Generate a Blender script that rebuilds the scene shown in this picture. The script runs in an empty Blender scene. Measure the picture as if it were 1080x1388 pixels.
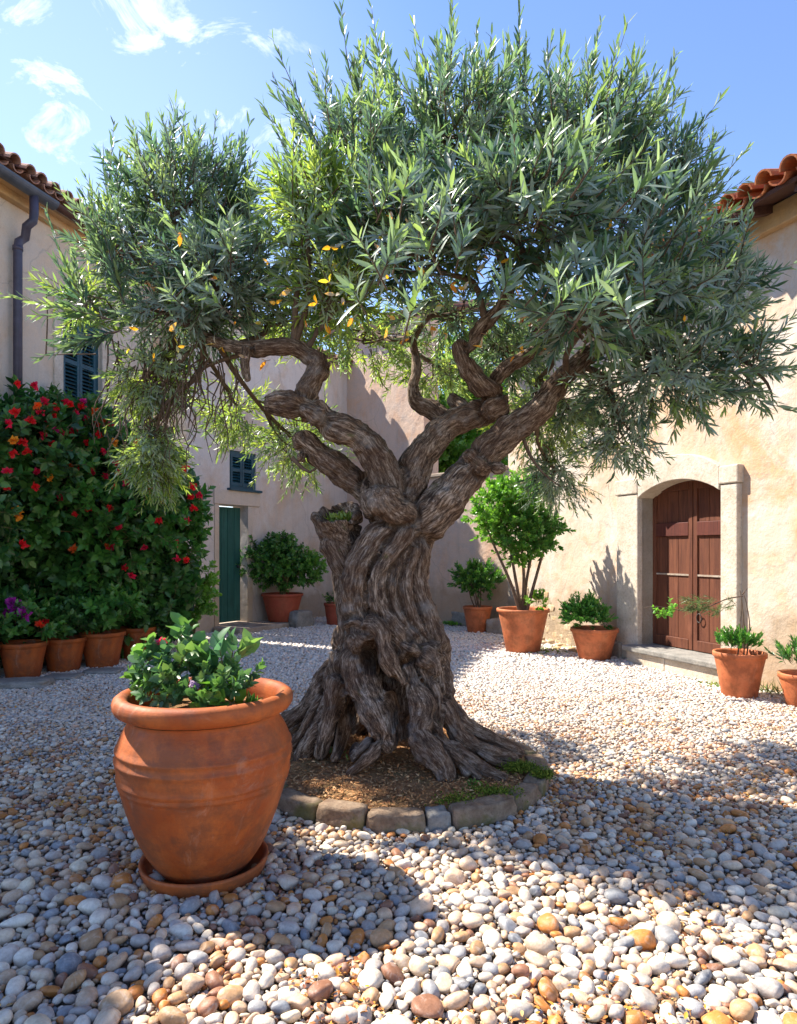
import bpy, math, random
import numpy as np
from mathutils import Vector, Matrix, noise, kdtree
R = random.Random(7); NR = np.random.default_rng(11)
F = 925.0; CH = 1.4; CX = 540.0; HY = 745.0
def P(px, py, Y): return Vector(((px-CX)/F*Y, Y, CH+(HY-py)/F*Y))       # a measured point at distance Y
def G(px, py, z=0.0):
    Y = (CH-z)*F/(py-HY); return Vector(((px-CX)/F*Y, Y, z))
scene = bpy.context.scene
col = scene.collection
# ---------------------------------------------------------------- materials
class NT:
    def __init__(s, name):
        s.m = bpy.data.materials.new(name); s.m.use_nodes = True
        s.t = s.m.node_tree; s.t.nodes.clear(); s.n = s.t.nodes; s.l = s.t.links
        s.out = s.n.new('ShaderNodeOutputMaterial')
    def add(s, typ, **k):
        nd = s.n.new(typ)
        for a, v in k.items():
            if a == 'i':
                for kk, vv in v.items(): nd.inputs[kk].default_value = vv
            else: setattr(nd, a, v)
        return nd
    def link(s, a, b): s.l.new(a, b)
    def co(s, scale=(1, 1, 1), attr=None):
        if attr:
            c = s.add('ShaderNodeAttribute', attribute_name=attr); o = c.outputs['Vector']
        else:
            c = s.add('ShaderNodeTexCoord'); o = c.outputs['Object']
        m = s.add('ShaderNodeMapping'); m.inputs['Scale'].default_value = scale
        s.link(o, m.inputs[0]); return m.outputs[0]
    def noise(s, co, scale, detail=4, rough=.55, dist=0):
        n = s.add('ShaderNodeTexNoise'); n.inputs['Scale'].default_value = scale; n.inputs['Detail'].default_value = detail
        n.inputs['Roughness'].default_value = rough; n.inputs['Distortion'].default_value = dist
        s.link(co, n.inputs['Vector']); return n.outputs[0]
    def ramp(s, f, stops):
        r = s.add('ShaderNodeValToRGB'); e = r.color_ramp.elements
        while len(e) < len(stops): e.new(.5)
        for k, (p, c) in enumerate(stops):
            e[k].position = p; e[k].color = (c, c, c, 1) if isinstance(c, (int, float)) else (*c, 1)
        s.link(f, r.inputs[0]); return r.outputs[0]
    def mix(s, f, a, b, mode='MIX'):
        m = s.add('ShaderNodeMix', data_type='RGBA', blend_type=mode)
        for sock, v in ((m.inputs[0], f), (m.inputs[6], a), (m.inputs[7], b)):
            if hasattr(v, 'links'): s.link(v, sock)
            elif isinstance(v, (int, float)): sock.default_value = v
            else: sock.default_value = (*v, 1)
        return m.outputs[2]
    def bump(s, h, strength=.5, dist=.01, prev=None):
        b = s.add('ShaderNodeBump'); b.inputs['Strength'].default_value = strength; b.inputs['Distance'].default_value = dist
        s.link(h, b.inputs['Height'])
        if prev is not None: s.link(prev, b.inputs['Normal'])
        return b.outputs[0]
    def pbr(s, color, rough=.8, normal=None, spec=.3, finish=True):
        p = s.add('ShaderNodeBsdfPrincipled')
        if hasattr(color, 'links'): s.link(color, p.inputs['Base Color'])
        else: p.inputs['Base Color'].default_value = (*color, 1)
        if hasattr(rough, 'links'): s.link(rough, p.inputs['Roughness'])
        else: p.inputs['Roughness'].default_value = rough
        p.inputs['Specular IOR Level'].default_value = spec
        if normal is not None: s.link(normal, p.inputs['Normal'])
        if finish: s.link(p.outputs[0], s.out.inputs[0])
        return p
def stucco(name, base, warm, grey, seed=0, stain=.5):
    t = NT(name); c = t.co()
    o = t.add('ShaderNodeMapping'); o.inputs['Location'].default_value = (seed*3.1, seed*1.7, seed); t.link(c, o.inputs[0]); c = o.outputs[0]
    k = t.mix(t.ramp(t.noise(c, 1.1, 7, .66, .7), [(.47, 0), (.66, .9)]), base, warm)
    k = t.mix(t.ramp(t.noise(c, 1.7, 7, .65, .8), [(.5, 0), (.72, stain)]), k, grey)
    k = t.mix(t.ramp(t.noise(c, 5, 8, .7), [(.55, 0), (.75, .35)]), k, tuple(x*.62 for x in warm))
    st = t.co((3.2, 3.2, .35)); k = t.mix(t.ramp(t.noise(st, 2.2, 6, .6), [(.5, 0), (.78, .4)]), k, tuple(x*.72 for x in grey))
    k = t.mix(t.ramp(t.noise(c, 60, 4, .7), [(.35, .16), (.6, 0)]), k, tuple(x*.5 for x in grey))
    vo = t.add('ShaderNodeTexVoronoi', feature='DISTANCE_TO_EDGE'); vo.inputs['Scale'].default_value = .9
    dm = t.add('ShaderNodeMix', data_type='RGBA'); nn = t.add('ShaderNodeTexNoise'); nn.inputs['Scale'].default_value = 2.5; nn.inputs['Detail'].default_value = 5
    t.link(c, nn.inputs['Vector']); dm.inputs[0].default_value = .25; t.link(c, dm.inputs[6]); t.link(nn.outputs[1], dm.inputs[7]); t.link(dm.outputs[2], vo.inputs['Vector'])
    crack = t.ramp(vo.outputs['Distance'], [(0, .38), (.006, 0)]); k = t.mix(crack, k, tuple(x*.4 for x in grey))
    sx = t.add('ShaderNodeSeparateXYZ'); t.link(t.co(), sx.inputs[0])
    lo = t.add('ShaderNodeMath', operation='MULTIPLY_ADD'); t.link(t.noise(c, 2.5, 5), lo.inputs[0]); lo.inputs[1].default_value = -1.1; t.link(sx.outputs[2], lo.inputs[2])
    k = t.mix(t.ramp(lo.outputs[0], [(0, .55), (.35, 0)]), k, (.30, .20, .11))
    b = t.bump(t.noise(c, 3.5, 6, .6), .5, .05); b = t.bump(t.noise(c, 38, 6, .7), .45, .012, b)
    t.pbr(k, .92, b, .15); return t.m
def stonemat(name, a, b_, rough=.85, sc=6, moss=None):
    t = NT(name); c = t.co(); k = t.mix(t.ramp(t.noise(c, sc, 7, .65), [(.35, 0), (.65, 1)]), a, b_)
    k = t.mix(t.ramp(t.noise(c, sc*7, 5, .7), [(.5, 0), (.7, .5)]), k, tuple(x*.45 for x in a))
    if moss: k = t.mix(t.ramp(t.noise(c, 3.2, 5, .6), [(.52, 0), (.62, .8)]), k, moss)
    t.pbr(k, rough, t.bump(t.noise(c, 25, 7, .7), .6, .015), .2); return t.m
def attr_mat(name, rough=.6, bumpsc=None, spec=.4, var=.3):
    t = NT(name); a = t.add('ShaderNodeAttribute', attribute_name='tint'); c = t.co(); k = a.outputs['Color']
    if var: k = t.mix(t.ramp(t.noise(c, 55, 6, .7), [(.35, var), (.6, 0)]), k, t.mix(1.0, k, (.45, .38, .33), 'MULTIPLY'))
    if var: k = t.mix(t.ramp(t.noise(c, 21, 5, .6, 1.5), [(.52, 0), (.66, .45)]), k, t.mix(.5, k, (.75, .7, .62)))
    nrm = t.bump(t.noise(c, bumpsc, 4), .35, .004) if bumpsc else None
    t.pbr(k, rough, nrm, spec); return t.m
def leafmat(name, under=(.26, .31, .25), umix=.85, trans=.3, rough=.42, spec=.5, tcol=1.9):
    t = NT(name); a = t.add('ShaderNodeAttribute', attribute_name='tint'); g = t.add('ShaderNodeNewGeometry')
    f = t.add('ShaderNodeMath', operation='MULTIPLY'); t.link(g.outputs['Backfacing'], f.inputs[0]); f.inputs[1].default_value = umix
    k = t.mix(f.outputs[0], a.outputs['Color'], under)
    p = t.pbr(k, rough, None, spec, False)
    tr = t.add('ShaderNodeBsdfTranslucent'); t.link(t.mix(1.0, a.outputs['Color'], (tcol, tcol*1.02, tcol*.62), 'MULTIPLY'), tr.inputs[0])
    ms = t.add('ShaderNodeMixShader'); ms.inputs[0].default_value = trans
    t.link(p.outputs[0], ms.inputs[1]); t.link(tr.outputs[0], ms.inputs[2]); t.link(ms.outputs[0], t.out.inputs[0]); return t.m
def terracotta(name, a, b_, stain=.45):
    t = NT(name); c = t.co(); k = t.mix(t.ramp(t.noise(c, 3.2, 8, .7, .6), [(.42, 0), (.58, 1)]), a, b_)
    k = t.mix(t.ramp(t.noise(c, 7, 8, .72), [(.46, 0), (.60, stain*1.45)]), k, (.17, .055, .022))
    k = t.mix(t.ramp(t.noise(t.co((3, 3, .7)), 3, 6, .7), [(.5, 0), (.7, stain)]), k, (.13, .055, .03))
    k = t.mix(t.ramp(t.noise(t.co((1, 1, .6)), 5.5, 9, .75, 1), [(.58, 0), (.68, stain*.5)]), k, (.56, .38, .27))
    k = t.mix(t.ramp(t.noise(c, 90, 4, .7), [(.62, 0), (.7, .5)]), k, (.14, .06, .035))
    ring = t.co((1, 1, 14)); b = t.bump(t.noise(ring, 6, 3), .22, .006); b = t.bump(t.noise(c, 70, 6, .7), .3, .004, b)
    t.pbr(k, t.ramp(t.noise(c, 6, 4), [(.3, .5), (.7, .8)]), b, .35); return t.m
def wood(name, a, b_, sc=(9, 9, .7)):
    t = NT(name); c = t.co(sc); k = t.mix(t.ramp(t.noise(c, 2.2, 7, .7, .5), [(.35, 0), (.65, 1)]), a, b_)
    k = t.mix(t.ramp(t.noise(t.co((34, 34, 1.1)), 2, 6, .75), [(.5, 0), (.72, .75)]), k, tuple(x*.35 for x in a))
    k = t.mix(t.ramp(t.noise(t.co((1, 1, .6)), 3, 6, .6), [(.55, 0), (.8, .4)]), k, tuple(min(1, x*1.7+.02) for x in b_))
    t.pbr(k, .62, t.bump(t.noise(t.co((40, 40, 1.2)), 2, 6, .7), .5, .004), .35); return t.m
def paint(name, a, rough=.45, b_=None):
    t = NT(name); c = t.co(); k = t.mix(t.ramp(t.noise(c, 5, 6, .65), [(.4, 0), (.65, 1)]), a, b_ or tuple(x*.62 for x in a))
    t.pbr(k, rough, t.bump(t.noise(c, 40, 4), .2, .003), .4); return t.m
def bark():
    t = NT('bark'); c = t.co((1, 1, .24), 'barkco'); o = t.co()
    f = t.mix(.5, t.noise(c, 34, 11, .8, .8), t.noise(t.co((1, 1, .12), 'barkco'), 105, 8, .8, .3))
    k = t.ramp(f, [(.425, (.026, .016, .011)), (.475, (.095, .058, .037)), (.52, (.22, .145, .095)), (.575, (.50, .385, .29))])
    k = t.mix(t.ramp(t.noise(o, 2.6, 5, .6), [(.42, 0), (.56, .85)]), k, t.mix(.55, k, (.075, .036, .020)))
    k = t.mix(t.ramp(t.noise(o, 6, 6, .7), [(.54, 0), (.68, .6)]), k, t.mix(.5, k, (.42, .39, .35)))
    k = t.mix(t.ramp(t.noise(o, 7.5, 7, .7), [(.64, 0), (.72, .6)]), k, (.09, .10, .03))
    b = t.bump(f, .9, .016); b = t.bump(t.noise(c, 110, 5, .7), .6, .006, b)
    t.pbr(k, .85, b, .2); return t.m
def roofmat(name, a, b_, c_):
    t = NT(name); c = t.co(); k = t.mix(t.ramp(t.noise(c, 4.5, 6, .65), [(.38, 0), (.6, 1)]), a, b_)
    k = t.mix(t.ramp(t.noise(c, 9, 7, .7), [(.5, 0), (.66, .9)]), k, c_)
    t.pbr(k, .85, t.bump(t.noise(c, 45, 6, .7), .5, .01), .2); return t.m
M = dict(
 wall_l=stucco('stucco_left', (.64, .53, .42), (.62, .45, .30), (.54, .50, .46), 1, .6),
 wall_f=stucco('stucco_far', (.68, .61, .55), (.62, .45, .31), (.52, .49, .47), 4, .6),
 wall_b=stucco('stucco_back', (.68, .50, .38), (.66, .40, .25), (.48, .43, .40), 7, .7),
 wall_r=stucco('stucco_right', (.60, .49, .385), (.60, .35, .18), (.64, .61, .57), 2, .85),
 ochre=stucco('ochre_cornice', (.55, .36, .19), (.60, .36, .15), (.48, .36, .25), 3, .3),
 stone=stonemat('dressed_stone', (.50, .41, .31), (.62, .55, .46), .85, 5),
 edge=stonemat('edging_stone', (.15, .095, .062), (.32, .235, .16), .85, 9, (.11, .10, .025)),
 grey=stonemat('grey_stone', (.19, .18, .165), (.31, .29, .26), .85, 8),
 rubble=stonemat('rubble_stone', (.42, .27, .13), (.60, .50, .36), .9, 3.5),
 slab=stonemat('slab_stone', (.30, .22, .16), (.42, .36, .30), .85, 6),
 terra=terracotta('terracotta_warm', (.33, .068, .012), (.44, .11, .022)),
 terra2=terracotta('terracotta_pale', (.50, .14, .052), (.56, .18, .072), .35),  # paler, pinker clay colour for the right-hand pots
 terra3=terracotta('terracotta_red', (.34, .065, .035), (.40, .09, .045), .2),
 pebble=attr_mat('pebble', .55, 120, .4, .45), leaf=leafmat('olive_leaf', (.31, .37, .33), .88, .38, .40, .5, 2.1), gleaf=leafmat('garden_leaf', (.09, .2, .04), .5, .28, .35, .5),
 petal=leafmat('petal', (.5, .05, .03), .1, .3, .5, .3), bark=bark(),
 twig=stonemat('twig_bark', (.10, .065, .045), (.17, .12, .085), .85, 20), stem=stonemat('green_stem', (.16, .12, .06), (.22, .2, .08), .7, 20),
 greend=wood('green_door_wood', (.012, .075, .062), (.022, .12, .095)), brown=wood('red_brown_wood', (.085, .026, .014), (.17, .058, .028)),
 brown2=wood('red_brown_rail', (.075, .018, .012), (.12, .030, .018)),
 blue=paint('blue_shutter_paint', (.012, .07, .10)), gutter=paint('gutter_metal', (.085, .10, .13), .4), pipe=paint('pipe_metal', (.062, .056, .085), .45),
 dark=paint('dark_opening', (.012, .012, .014), .9), eave=wood('eave_wood', (.06, .026, .018), (.09, .04, .028), (.7, 9, 9)), iron=paint('iron', (.05, .045, .04), .5),
 tile=roofmat('roof_tile', (.28, .075, .035), (.42, .15, .055), (.20, .11, .08)), tile_l=roofmat('roof_tile_grey', (.30, .14, .10), (.38, .22, .16), (.20, .15, .14)),
 moss=attr_mat('moss', .9, None, .1, 0), straw=attr_mat('dry_needles', .8, None, .2, 0))
def soilmat(name, a, b_, c_):
    t = NT(name); c = t.co(); k = t.mix(t.ramp(t.noise(c, 25, 7, .75), [(.4, 0), (.6, 1)]), a, b_)
    k = t.mix(t.ramp(t.noise(c, 3, 5, .6), [(.45, 0), (.65, .8)]), k, c_)
    t.pbr(k, .95, t.bump(t.noise(c, 60, 8, .75), 1, .03), .1); return t.m
M['mortar'] = soilmat('old_mortar', (.42, .31, .20), (.56, .45, .32), (.36, .28, .2))
M['soil'] = soilmat('bed_soil', (.30, .14, .065), (.52, .28, .135), (.22, .16, .07))
M['ground'] = soilmat('gravel_base', (.20, .15, .11), (.34, .28, .22), (.24, .18, .13))
# ---------------------------------------------------------------- object helpers
def tag(o, label=None, cat=None, group=None, kind=None):
    if label: o['label'] = label
    if cat: o['category'] = cat
    if group: o['group'] = group
    if kind: o['kind'] = kind
    return o
def thing(name, loc, label, cat, group=None):
    o = bpy.data.objects.new(name, None); o.location = loc; o.empty_display_size = .1; col.objects.link(o); return tag(o, label, cat, group)
def base_of(o):
    v = Vector((0, 0, 0))
    while o is not None: v += o.location; o = o.parent
    return v
def link(name, me, parent=None, loc=None, mats=()):
    o = bpy.data.objects.new(name, me); col.objects.link(o)
    for m in mats: me.materials.append(m)
    if parent is not None: me.transform(Matrix.Translation(-base_of(parent))); o.parent = parent
    elif loc is not None: me.transform(Matrix.Translation(-Vector(loc))); o.location = loc
    return o
class MB:
    def __init__(s): s.v = []; s.f = []; s.sm = []
    def add(s, vs, fs, sm=False):
        n = len(s.v); s.v += [tuple(v) for v in vs]; s.f += [tuple(i+n for i in f) for f in fs]; s.sm += [sm]*len(fs); return s
    def quadbox(s, o, a, b, c):            # corner + three edge vectors
        o, a, b, c = map(Vector, (o, a, b, c)); vs = [o, o+a, o+a+b, o+b, o+c, o+a+c, o+a+b+c, o+b+c]
        return s.add(vs, [(0, 3, 2, 1), (4, 5, 6, 7), (0, 1, 5, 4), (1, 2, 6, 5), (2, 3, 7, 6), (3, 0, 4, 7)])
    def tube(s, pts, rad, n=10, cap=True, sm=True):
        pts = [Vector(p) for p in pts]; rad = rad if hasattr(rad, '__len__') else [rad]*len(pts)
        t0 = (pts[1]-pts[0]).normalized(); u = t0.orthogonal().normalized(); vs = []
        for i, p in enumerate(pts):
            t = (pts[min(i+1, len(pts)-1)]-pts[max(i-1, 0)]).normalized(); u = (u-t*u.dot(t)).normalized(); w = t.cross(u)
            for k in range(n): a = 2*math.pi*k/n; vs.append(p+(u*math.cos(a)+w*math.sin(a))*rad[i])
        fs = [(i*n+k, i*n+(k+1) % n, (i+1)*n+(k+1) % n, (i+1)*n+k) for i in range(len(pts)-1) for k in range(n)]
        if cap: fs += [tuple(range(n-1, -1, -1)), tuple(range((len(pts)-1)*n, len(pts)*n))]
        return s.add(vs, fs, sm)
    def lathe(s, prof, c, n=48, wob=0, close=False):
        c = Vector(c); vs = []
        for (r, z) in prof:
            for k in range(n):
                a = 2*math.pi*k/n; q = r*(1+wob*noise.noise(Vector((math.cos(a)*1.3, math.sin(a)*1.3, z*3)))); vs.append((c.x+q*math.cos(a), c.y+q*math.sin(a), c.z+z))
        m = len(prof); fs = [(i*n+k, i*n+(k+1) % n, (i+1)*n+(k+1) % n, (i+1)*n+k) for i in range(m-1) for k in range(n)]
        if close: fs += [tuple(range(n-1, -1, -1)), tuple(range((m-1)*n, m*n))]
        return s.add(vs, fs, True)
    def rock(s, c, sz, sub=2, rz=0, jit=.18, boxy=.5, seed=0):
        import bmesh
        bm = bmesh.new(); bmesh.ops.create_icosphere(bm, subdivisions=sub+1, radius=1); Mz = Matrix.Rotation(rz, 3, 'Z'); vs = []
        for v in bm.verts:
            q = v.co.copy(); m_ = max(abs(q.x), abs(q.y), abs(q.z)); q = q.lerp(q/m_*.82, boxy); d = 1+jit*noise.fractal(q*1.6+Vector((seed*7.3, seed*3.1, seed)), 1, 2, 3)
            q = Vector((q.x*sz[0], q.y*sz[1], q.z*sz[2]))*d; vs.append(Mz @ q+Vector(c))
        fs = [[x.index for x in f.verts] for f in bm.faces]; bm.free(); return s.add(vs, fs, True)
    def mesh(s, name):
        me = bpy.data.meshes.new(name); me.from_pydata(s.v, [], s.f); me.polygons.foreach_set('use_smooth', s.sm); me.update(); return me
    def build(s, name, mat, parent=None, loc=None, bevel=0):
        o = link(name, s.mesh(name), parent, loc, [mat])
        if bevel:
            b = o.modifiers.new('bevel', 'BEVEL'); b.width = bevel; b.segments = 2; b.limit_method = 'ANGLE'
        return o
def npmesh(name, V, Q, tint=None, T=None, smooth=True):
    me = bpy.data.meshes.new(name); V = np.asarray(V, np.float32).reshape(-1, 3)
    Q = np.asarray(Q, np.int32).reshape(-1, 4) if Q is not None and len(Q) else np.zeros((0, 4), np.int32)
    T = np.asarray(T, np.int32).reshape(-1, 3) if T is not None and len(T) else np.zeros((0, 3), np.int32)
    me.vertices.add(len(V)); me.vertices.foreach_set('co', V.ravel())
    me.loops.add(Q.size+T.size); me.loops.foreach_set('vertex_index', np.concatenate([Q.ravel(), T.ravel()]))
    me.polygons.add(len(Q)+len(T)); tot = np.concatenate([np.full(len(Q), 4), np.full(len(T), 3)])
    me.polygons.foreach_set('loop_start', np.concatenate([[0], np.cumsum(tot)[:-1]]).astype(np.int32))
    me.update(calc_edges=True); me.polygons.foreach_set('use_smooth', np.full(len(tot), smooth)); me.validate()
    if tint is not None:
        a = me.attributes.new('tint', 'FLOAT_COLOR', 'POINT'); a.data.foreach_set('color', np.concatenate([tint, np.ones((len(V), 1))], 1).astype(np.float32).ravel())
    return me
def nrm(a): return a/np.maximum(np.linalg.norm(a, axis=-1, keepdims=True), 1e-9)
# leaf: 8 points (base, three at 1/3, three at 2/3, tip), folded a little along the rib and curved
LT = np.array([(0, 0, 0), (.34, -1, .5), (.34, 0, 0), (.34, 1, .5), (.70, -.78, .35), (.70, 0, 0), (.70, .78, .35), (1, 0, 0)])
LQ = np.array([(1, 2, 5, 4), (2, 3, 6, 5)]); LTR = np.array([(0, 2, 1), (0, 3, 2), (4, 5, 7), (5, 6, 7)])
def leaves(Pb, D, N, L, W, C, fold=.35, curl=.12):
    n = len(Pb); D = nrm(D); N = nrm(N-D*np.sum(N*D, 1, keepdims=True)); S = np.cross(N, D)
    cu = (curl*(NR.random(n)*1.6-.3))[:, None]
    V = np.zeros((n, 8, 3))
    for k in range(8):
        x, y, z = LT[k]
        V[:, k] = Pb+D*(L*x)[:, None]+S*(W*y)[:, None]+N*((W*abs(y)*fold)[:, None]-cu*L[:, None]*x*x)
    off = (np.arange(n)*8)[:, None, None]
    return V.reshape(-1, 3), (LQ[None]+off).reshape(-1, 4), (LTR[None]+off).reshape(-1, 3), np.repeat(C, 8, 0)
def twigs(Ps, D, T, nl, Lr=(.06, .1), ratio=.11, ang=(65, 25), pal=None, bend=.15, jit=.25, first=.12, tipcol=None, keep=1.0):
    """many leafy shoots at once: returns leaf arrays and stem arrays"""
    n = len(Ps); D = nrm(D); T = np.asarray(T, float)*np.ones(n)
    ref = np.where(np.abs(D[:, 2:3]) > .9, np.array([[1., 0, 0]]), np.array([[0, 0, 1.]])); U = nrm(np.cross(D, ref)); W = np.cross(D, U)
    B = nrm(NR.normal(size=(n, 3))+np.array([0, 0, .6]))*bend
    j = np.arange(nl); t = first+(1-first)*(((j//2)*2+1)/nl); t = np.minimum(t, 1)
    ph = (j//2)*(math.pi/2)+(j % 2)*math.pi
    tt = np.tile(t, (n, 1)); rot = NR.random((n, 1))*6.28+ph[None]+NR.normal(0, .35, (n, nl)); tt = np.clip(tt+NR.normal(0, .02, (n, nl)), 0, 1)
    pos = Ps[:, None]+(D*T[:, None])[:, None]*tt[..., None]+(B*T[:, None])[:, None]*(tt**2)[..., None]
    rad = U[:, None]*np.cos(rot)[..., None]+W[:, None]*np.sin(rot)[..., None]
    a = np.radians(ang[0]+(ang[1]-ang[0])*tt+NR.normal(0, 9, (n, nl)))[..., None]
    Dd = nrm((D+B*.6)[:, None]+np.zeros_like(rad)); ld = Dd*np.cos(a)+rad*np.sin(a)+NR.normal(0, jit*.3, rad.shape); ln = Dd*np.sin(a)-rad*np.cos(a)+NR.normal(0, jit, rad.shape)
    L = (Lr[0]+(Lr[1]-Lr[0])*NR.random((n, nl)))*(NR.random((n, 1))*.35+.82)*(1-.35*np.abs(tt-.45)*2*.6)
    c = pal[NR.integers(0, len(pal), n)][:, None]*(.8+.6*NR.random((n, nl, 1)))
    if tipcol is not None: c = c+(np.array(tipcol)-c)*((tt**3)*NR.random((n, 1))*.8)[..., None]
    m = (NR.random((n, nl)) < keep).ravel()
    A = leaves(pos.reshape(-1, 3)[m], ld.reshape(-1, 3)[m], ln.reshape(-1, 3)[m], L.ravel()[m], L.ravel()[m]*ratio, c.reshape(-1, 3)[m])
    # stems: triangular tubes of three rings
    sv = np.zeros((n, 3, 3, 3))
    for k, tk in enumerate((0, .55, 1)):
        cpt = Ps+D*(T*tk)[:, None]+B*(T*tk*tk)[:, None]
        for q in range(3):
            an = q*2.0944; r = (.0035, .0025, .0008)[k]*(Lr[1]/.1)
            sv[:, k, q] = cpt+(U*math.cos(an)+W*math.sin(an))*r
    SQ = np.array([(k*3+q, k*3+(q+1) % 3, k*3+3+(q+1) % 3, k*3+3+q) for k in range(2) for q in range(3)])
    return A, (sv.reshape(-1, 3), (SQ[None]+(np.arange(n)*9)[:, None, None]).reshape(-1, 4))
def merge(parts):
    V, Q, T, C = [], [], [], []; o = 0
    for p in parts:
        V.append(p[0]); Q.append(p[1]+o)
        if len(p) > 2: T.append(p[2]+o); C.append(p[3])
        o += len(p[0])
    return np.concatenate(V), np.concatenate(Q), (np.concatenate(T) if T else None), (np.concatenate(C) if C else None)
def foliage(name, packs, mat, parent, stemmat=None, stemname='twigs', extra=None):
    V, Q, T, C = merge([p[0] for p in packs]); f = link(name, npmesh(name, V, Q, C, T), parent, None, [mat])
    V, Q, _, _ = merge([p[1] for p in packs])
    if extra is not None:
        ev = np.array(extra.v); eq = [x for x in extra.f if len(x) == 4]; Q = np.concatenate([Q, np.array(eq)+len(V)]); V = np.concatenate([V, ev])
    s = link(stemname, npmesh(stemname, V, Q), parent, None, [stemmat or M['twig']])
    return f, s
def blob(c, r, n, shell=.45, up=.5, out=1.0, dn=0, lo=-1.0):
    c = np.array(c); r = np.array(r); u = nrm(NR.normal(size=(n*2, 3))); u = u[u[:, 2] > lo][:n]
    rr = NR.random((len(u), 1))**shell; p = c+u*r*rr*(.85+.3*NR.random((len(u), 1)))
    d = nrm(u*out+np.array([0, 0, up-dn])+NR.normal(0, .35, (len(u), 3))); return p, d
# ---------------------------------------------------------------- camera, light, sky
cd = bpy.data.cameras.new('camera'); cam = bpy.data.objects.new('camera', cd); col.objects.link(cam); scene.camera = cam
cam.location = (0, 0, CH); cam.rotation_euler = (math.pi/2, 0, 0)
cd.sensor_fit = 'VERTICAL'; cd.sensor_height = 36; cd.lens = 36*F/1388; cd.shift_y = (HY-694)/1388; cd.clip_end = 3000; cd.clip_start = .05
EL = math.radians(49); AZ = math.atan2(-.89, .46)       # azimuth from +Y towards +X
S = Vector((math.sin(AZ)*math.cos(EL), math.cos(AZ)*math.cos(EL), math.sin(EL)))
sd = bpy.data.lights.new('sun', 'SUN'); so = bpy.data.objects.new('sun', sd); col.objects.link(so)
sd.energy = 5.0; sd.angle = math.radians(.55); sd.color = (1, .93, .82); so.rotation_euler = S.to_track_quat('Z', 'Y').to_euler(); so.location = (-6, 4, 9)
w = bpy.data.worlds.new('World'); scene.world = w; w.use_nodes = True; nt = w.node_tree; nt.nodes.clear()
def wn(t, **k):
    n = nt.nodes.new(t)
    for a, v in k.items(): setattr(n, a, v)
    return n
sky = wn('ShaderNodeTexSky', sky_type='NISHITA', sun_disc=False, sun_elevation=EL, sun_rotation=AZ, altitude=0, air_density=1.0, dust_density=.0, ozone_density=1.2)
bg = wn('ShaderNodeBackground'); bg.inputs[1].default_value = .108; wo = wn('ShaderNodeOutputWorld'); tc = wn('ShaderNodeTexCoord')
# thin high cloud in the upper left of the sky, by direction
mp = wn('ShaderNodeMapping'); mp.inputs['Location'].default_value = (.35, 0, .1); mp.inputs['Rotation'].default_value = (0, math.radians(40), math.radians(8)); mp.inputs['Scale'].default_value = (2.2, 2.2, 4.2)
n1 = wn('ShaderNodeTexNoise'); n1.inputs['Scale'].default_value = 3.4; n1.inputs['Detail'].default_value = 9; n1.inputs['Roughness'].default_value = .66; n1.inputs['Distortion'].default_value = .9
r1 = wn('ShaderNodeValToRGB'); r1.color_ramp.elements[0].position = .50; r1.color_ramp.elements[1].position = .68
def dmask(px, py, c0, c1):
    v = Vector(((px-CX)/F, 1, (HY-py)/F)).normalized(); d = wn('ShaderNodeVectorMath', operation='DOT_PRODUCT'); d.inputs[1].default_value = v
    nm = wn('ShaderNodeVectorMath', operation='NORMALIZE'); nt.links.new(tc.outputs['Generated'], nm.inputs[0]); nt.links.new(nm.outputs[0], d.inputs[0])
    r = wn('ShaderNodeMapRange', interpolation_type='SMOOTHSTEP'); r.inputs[1].default_value = c0; r.inputs[2].default_value = c1; nt.links.new(d.outputs['Value'], r.inputs[0]); return r.outputs[0]
nt.links.new(tc.outputs['Generated'], mp.inputs[0]); nt.links.new(mp.outputs[0], n1.inputs['Vector']); nt.links.new(n1.outputs[0], r1.inputs[0])
m1 = wn('ShaderNodeMath', operation='MULTIPLY'); nt.links.new(r1.outputs[0], m1.inputs[0]); nt.links.new(dmask(90, 80, .95, .985), m1.inputs[1])
hz = wn('ShaderNodeMath', operation='MULTIPLY'); nt.links.new(dmask(30, 330, .84, 1.0), hz.inputs[0]); hz.inputs[1].default_value = .16
mx = wn('ShaderNodeMath', operation='MAXIMUM'); nt.links.new(m1.outputs[0], mx.inputs[0]); nt.links.new(hz.outputs[0], mx.inputs[1])
cm = wn('ShaderNodeMix', data_type='RGBA'); cm.inputs[7].default_value = (5.6, 5.9, 6.3, 1)
tn = wn('ShaderNodeMix', data_type='RGBA', blend_type='MULTIPLY'); tn.inputs[0].default_value = 1; tn.inputs[7].default_value = (.86, .91, 1.08, 1)
nt.links.new(sky.outputs[0], tn.inputs[6]); nt.links.new(mx.outputs[0], cm.inputs[0]); nt.links.new(tn.outputs[2], cm.inputs[6])
nt.links.new(cm.outputs[2], bg.inputs[0]); nt.links.new(bg.outputs[0], wo.inputs[0])
vs_ = scene.view_settings; vs_.view_transform = 'Standard'; vs_.look = 'None'; vs_.exposure = 1.38; vs_.gamma = 1
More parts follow.
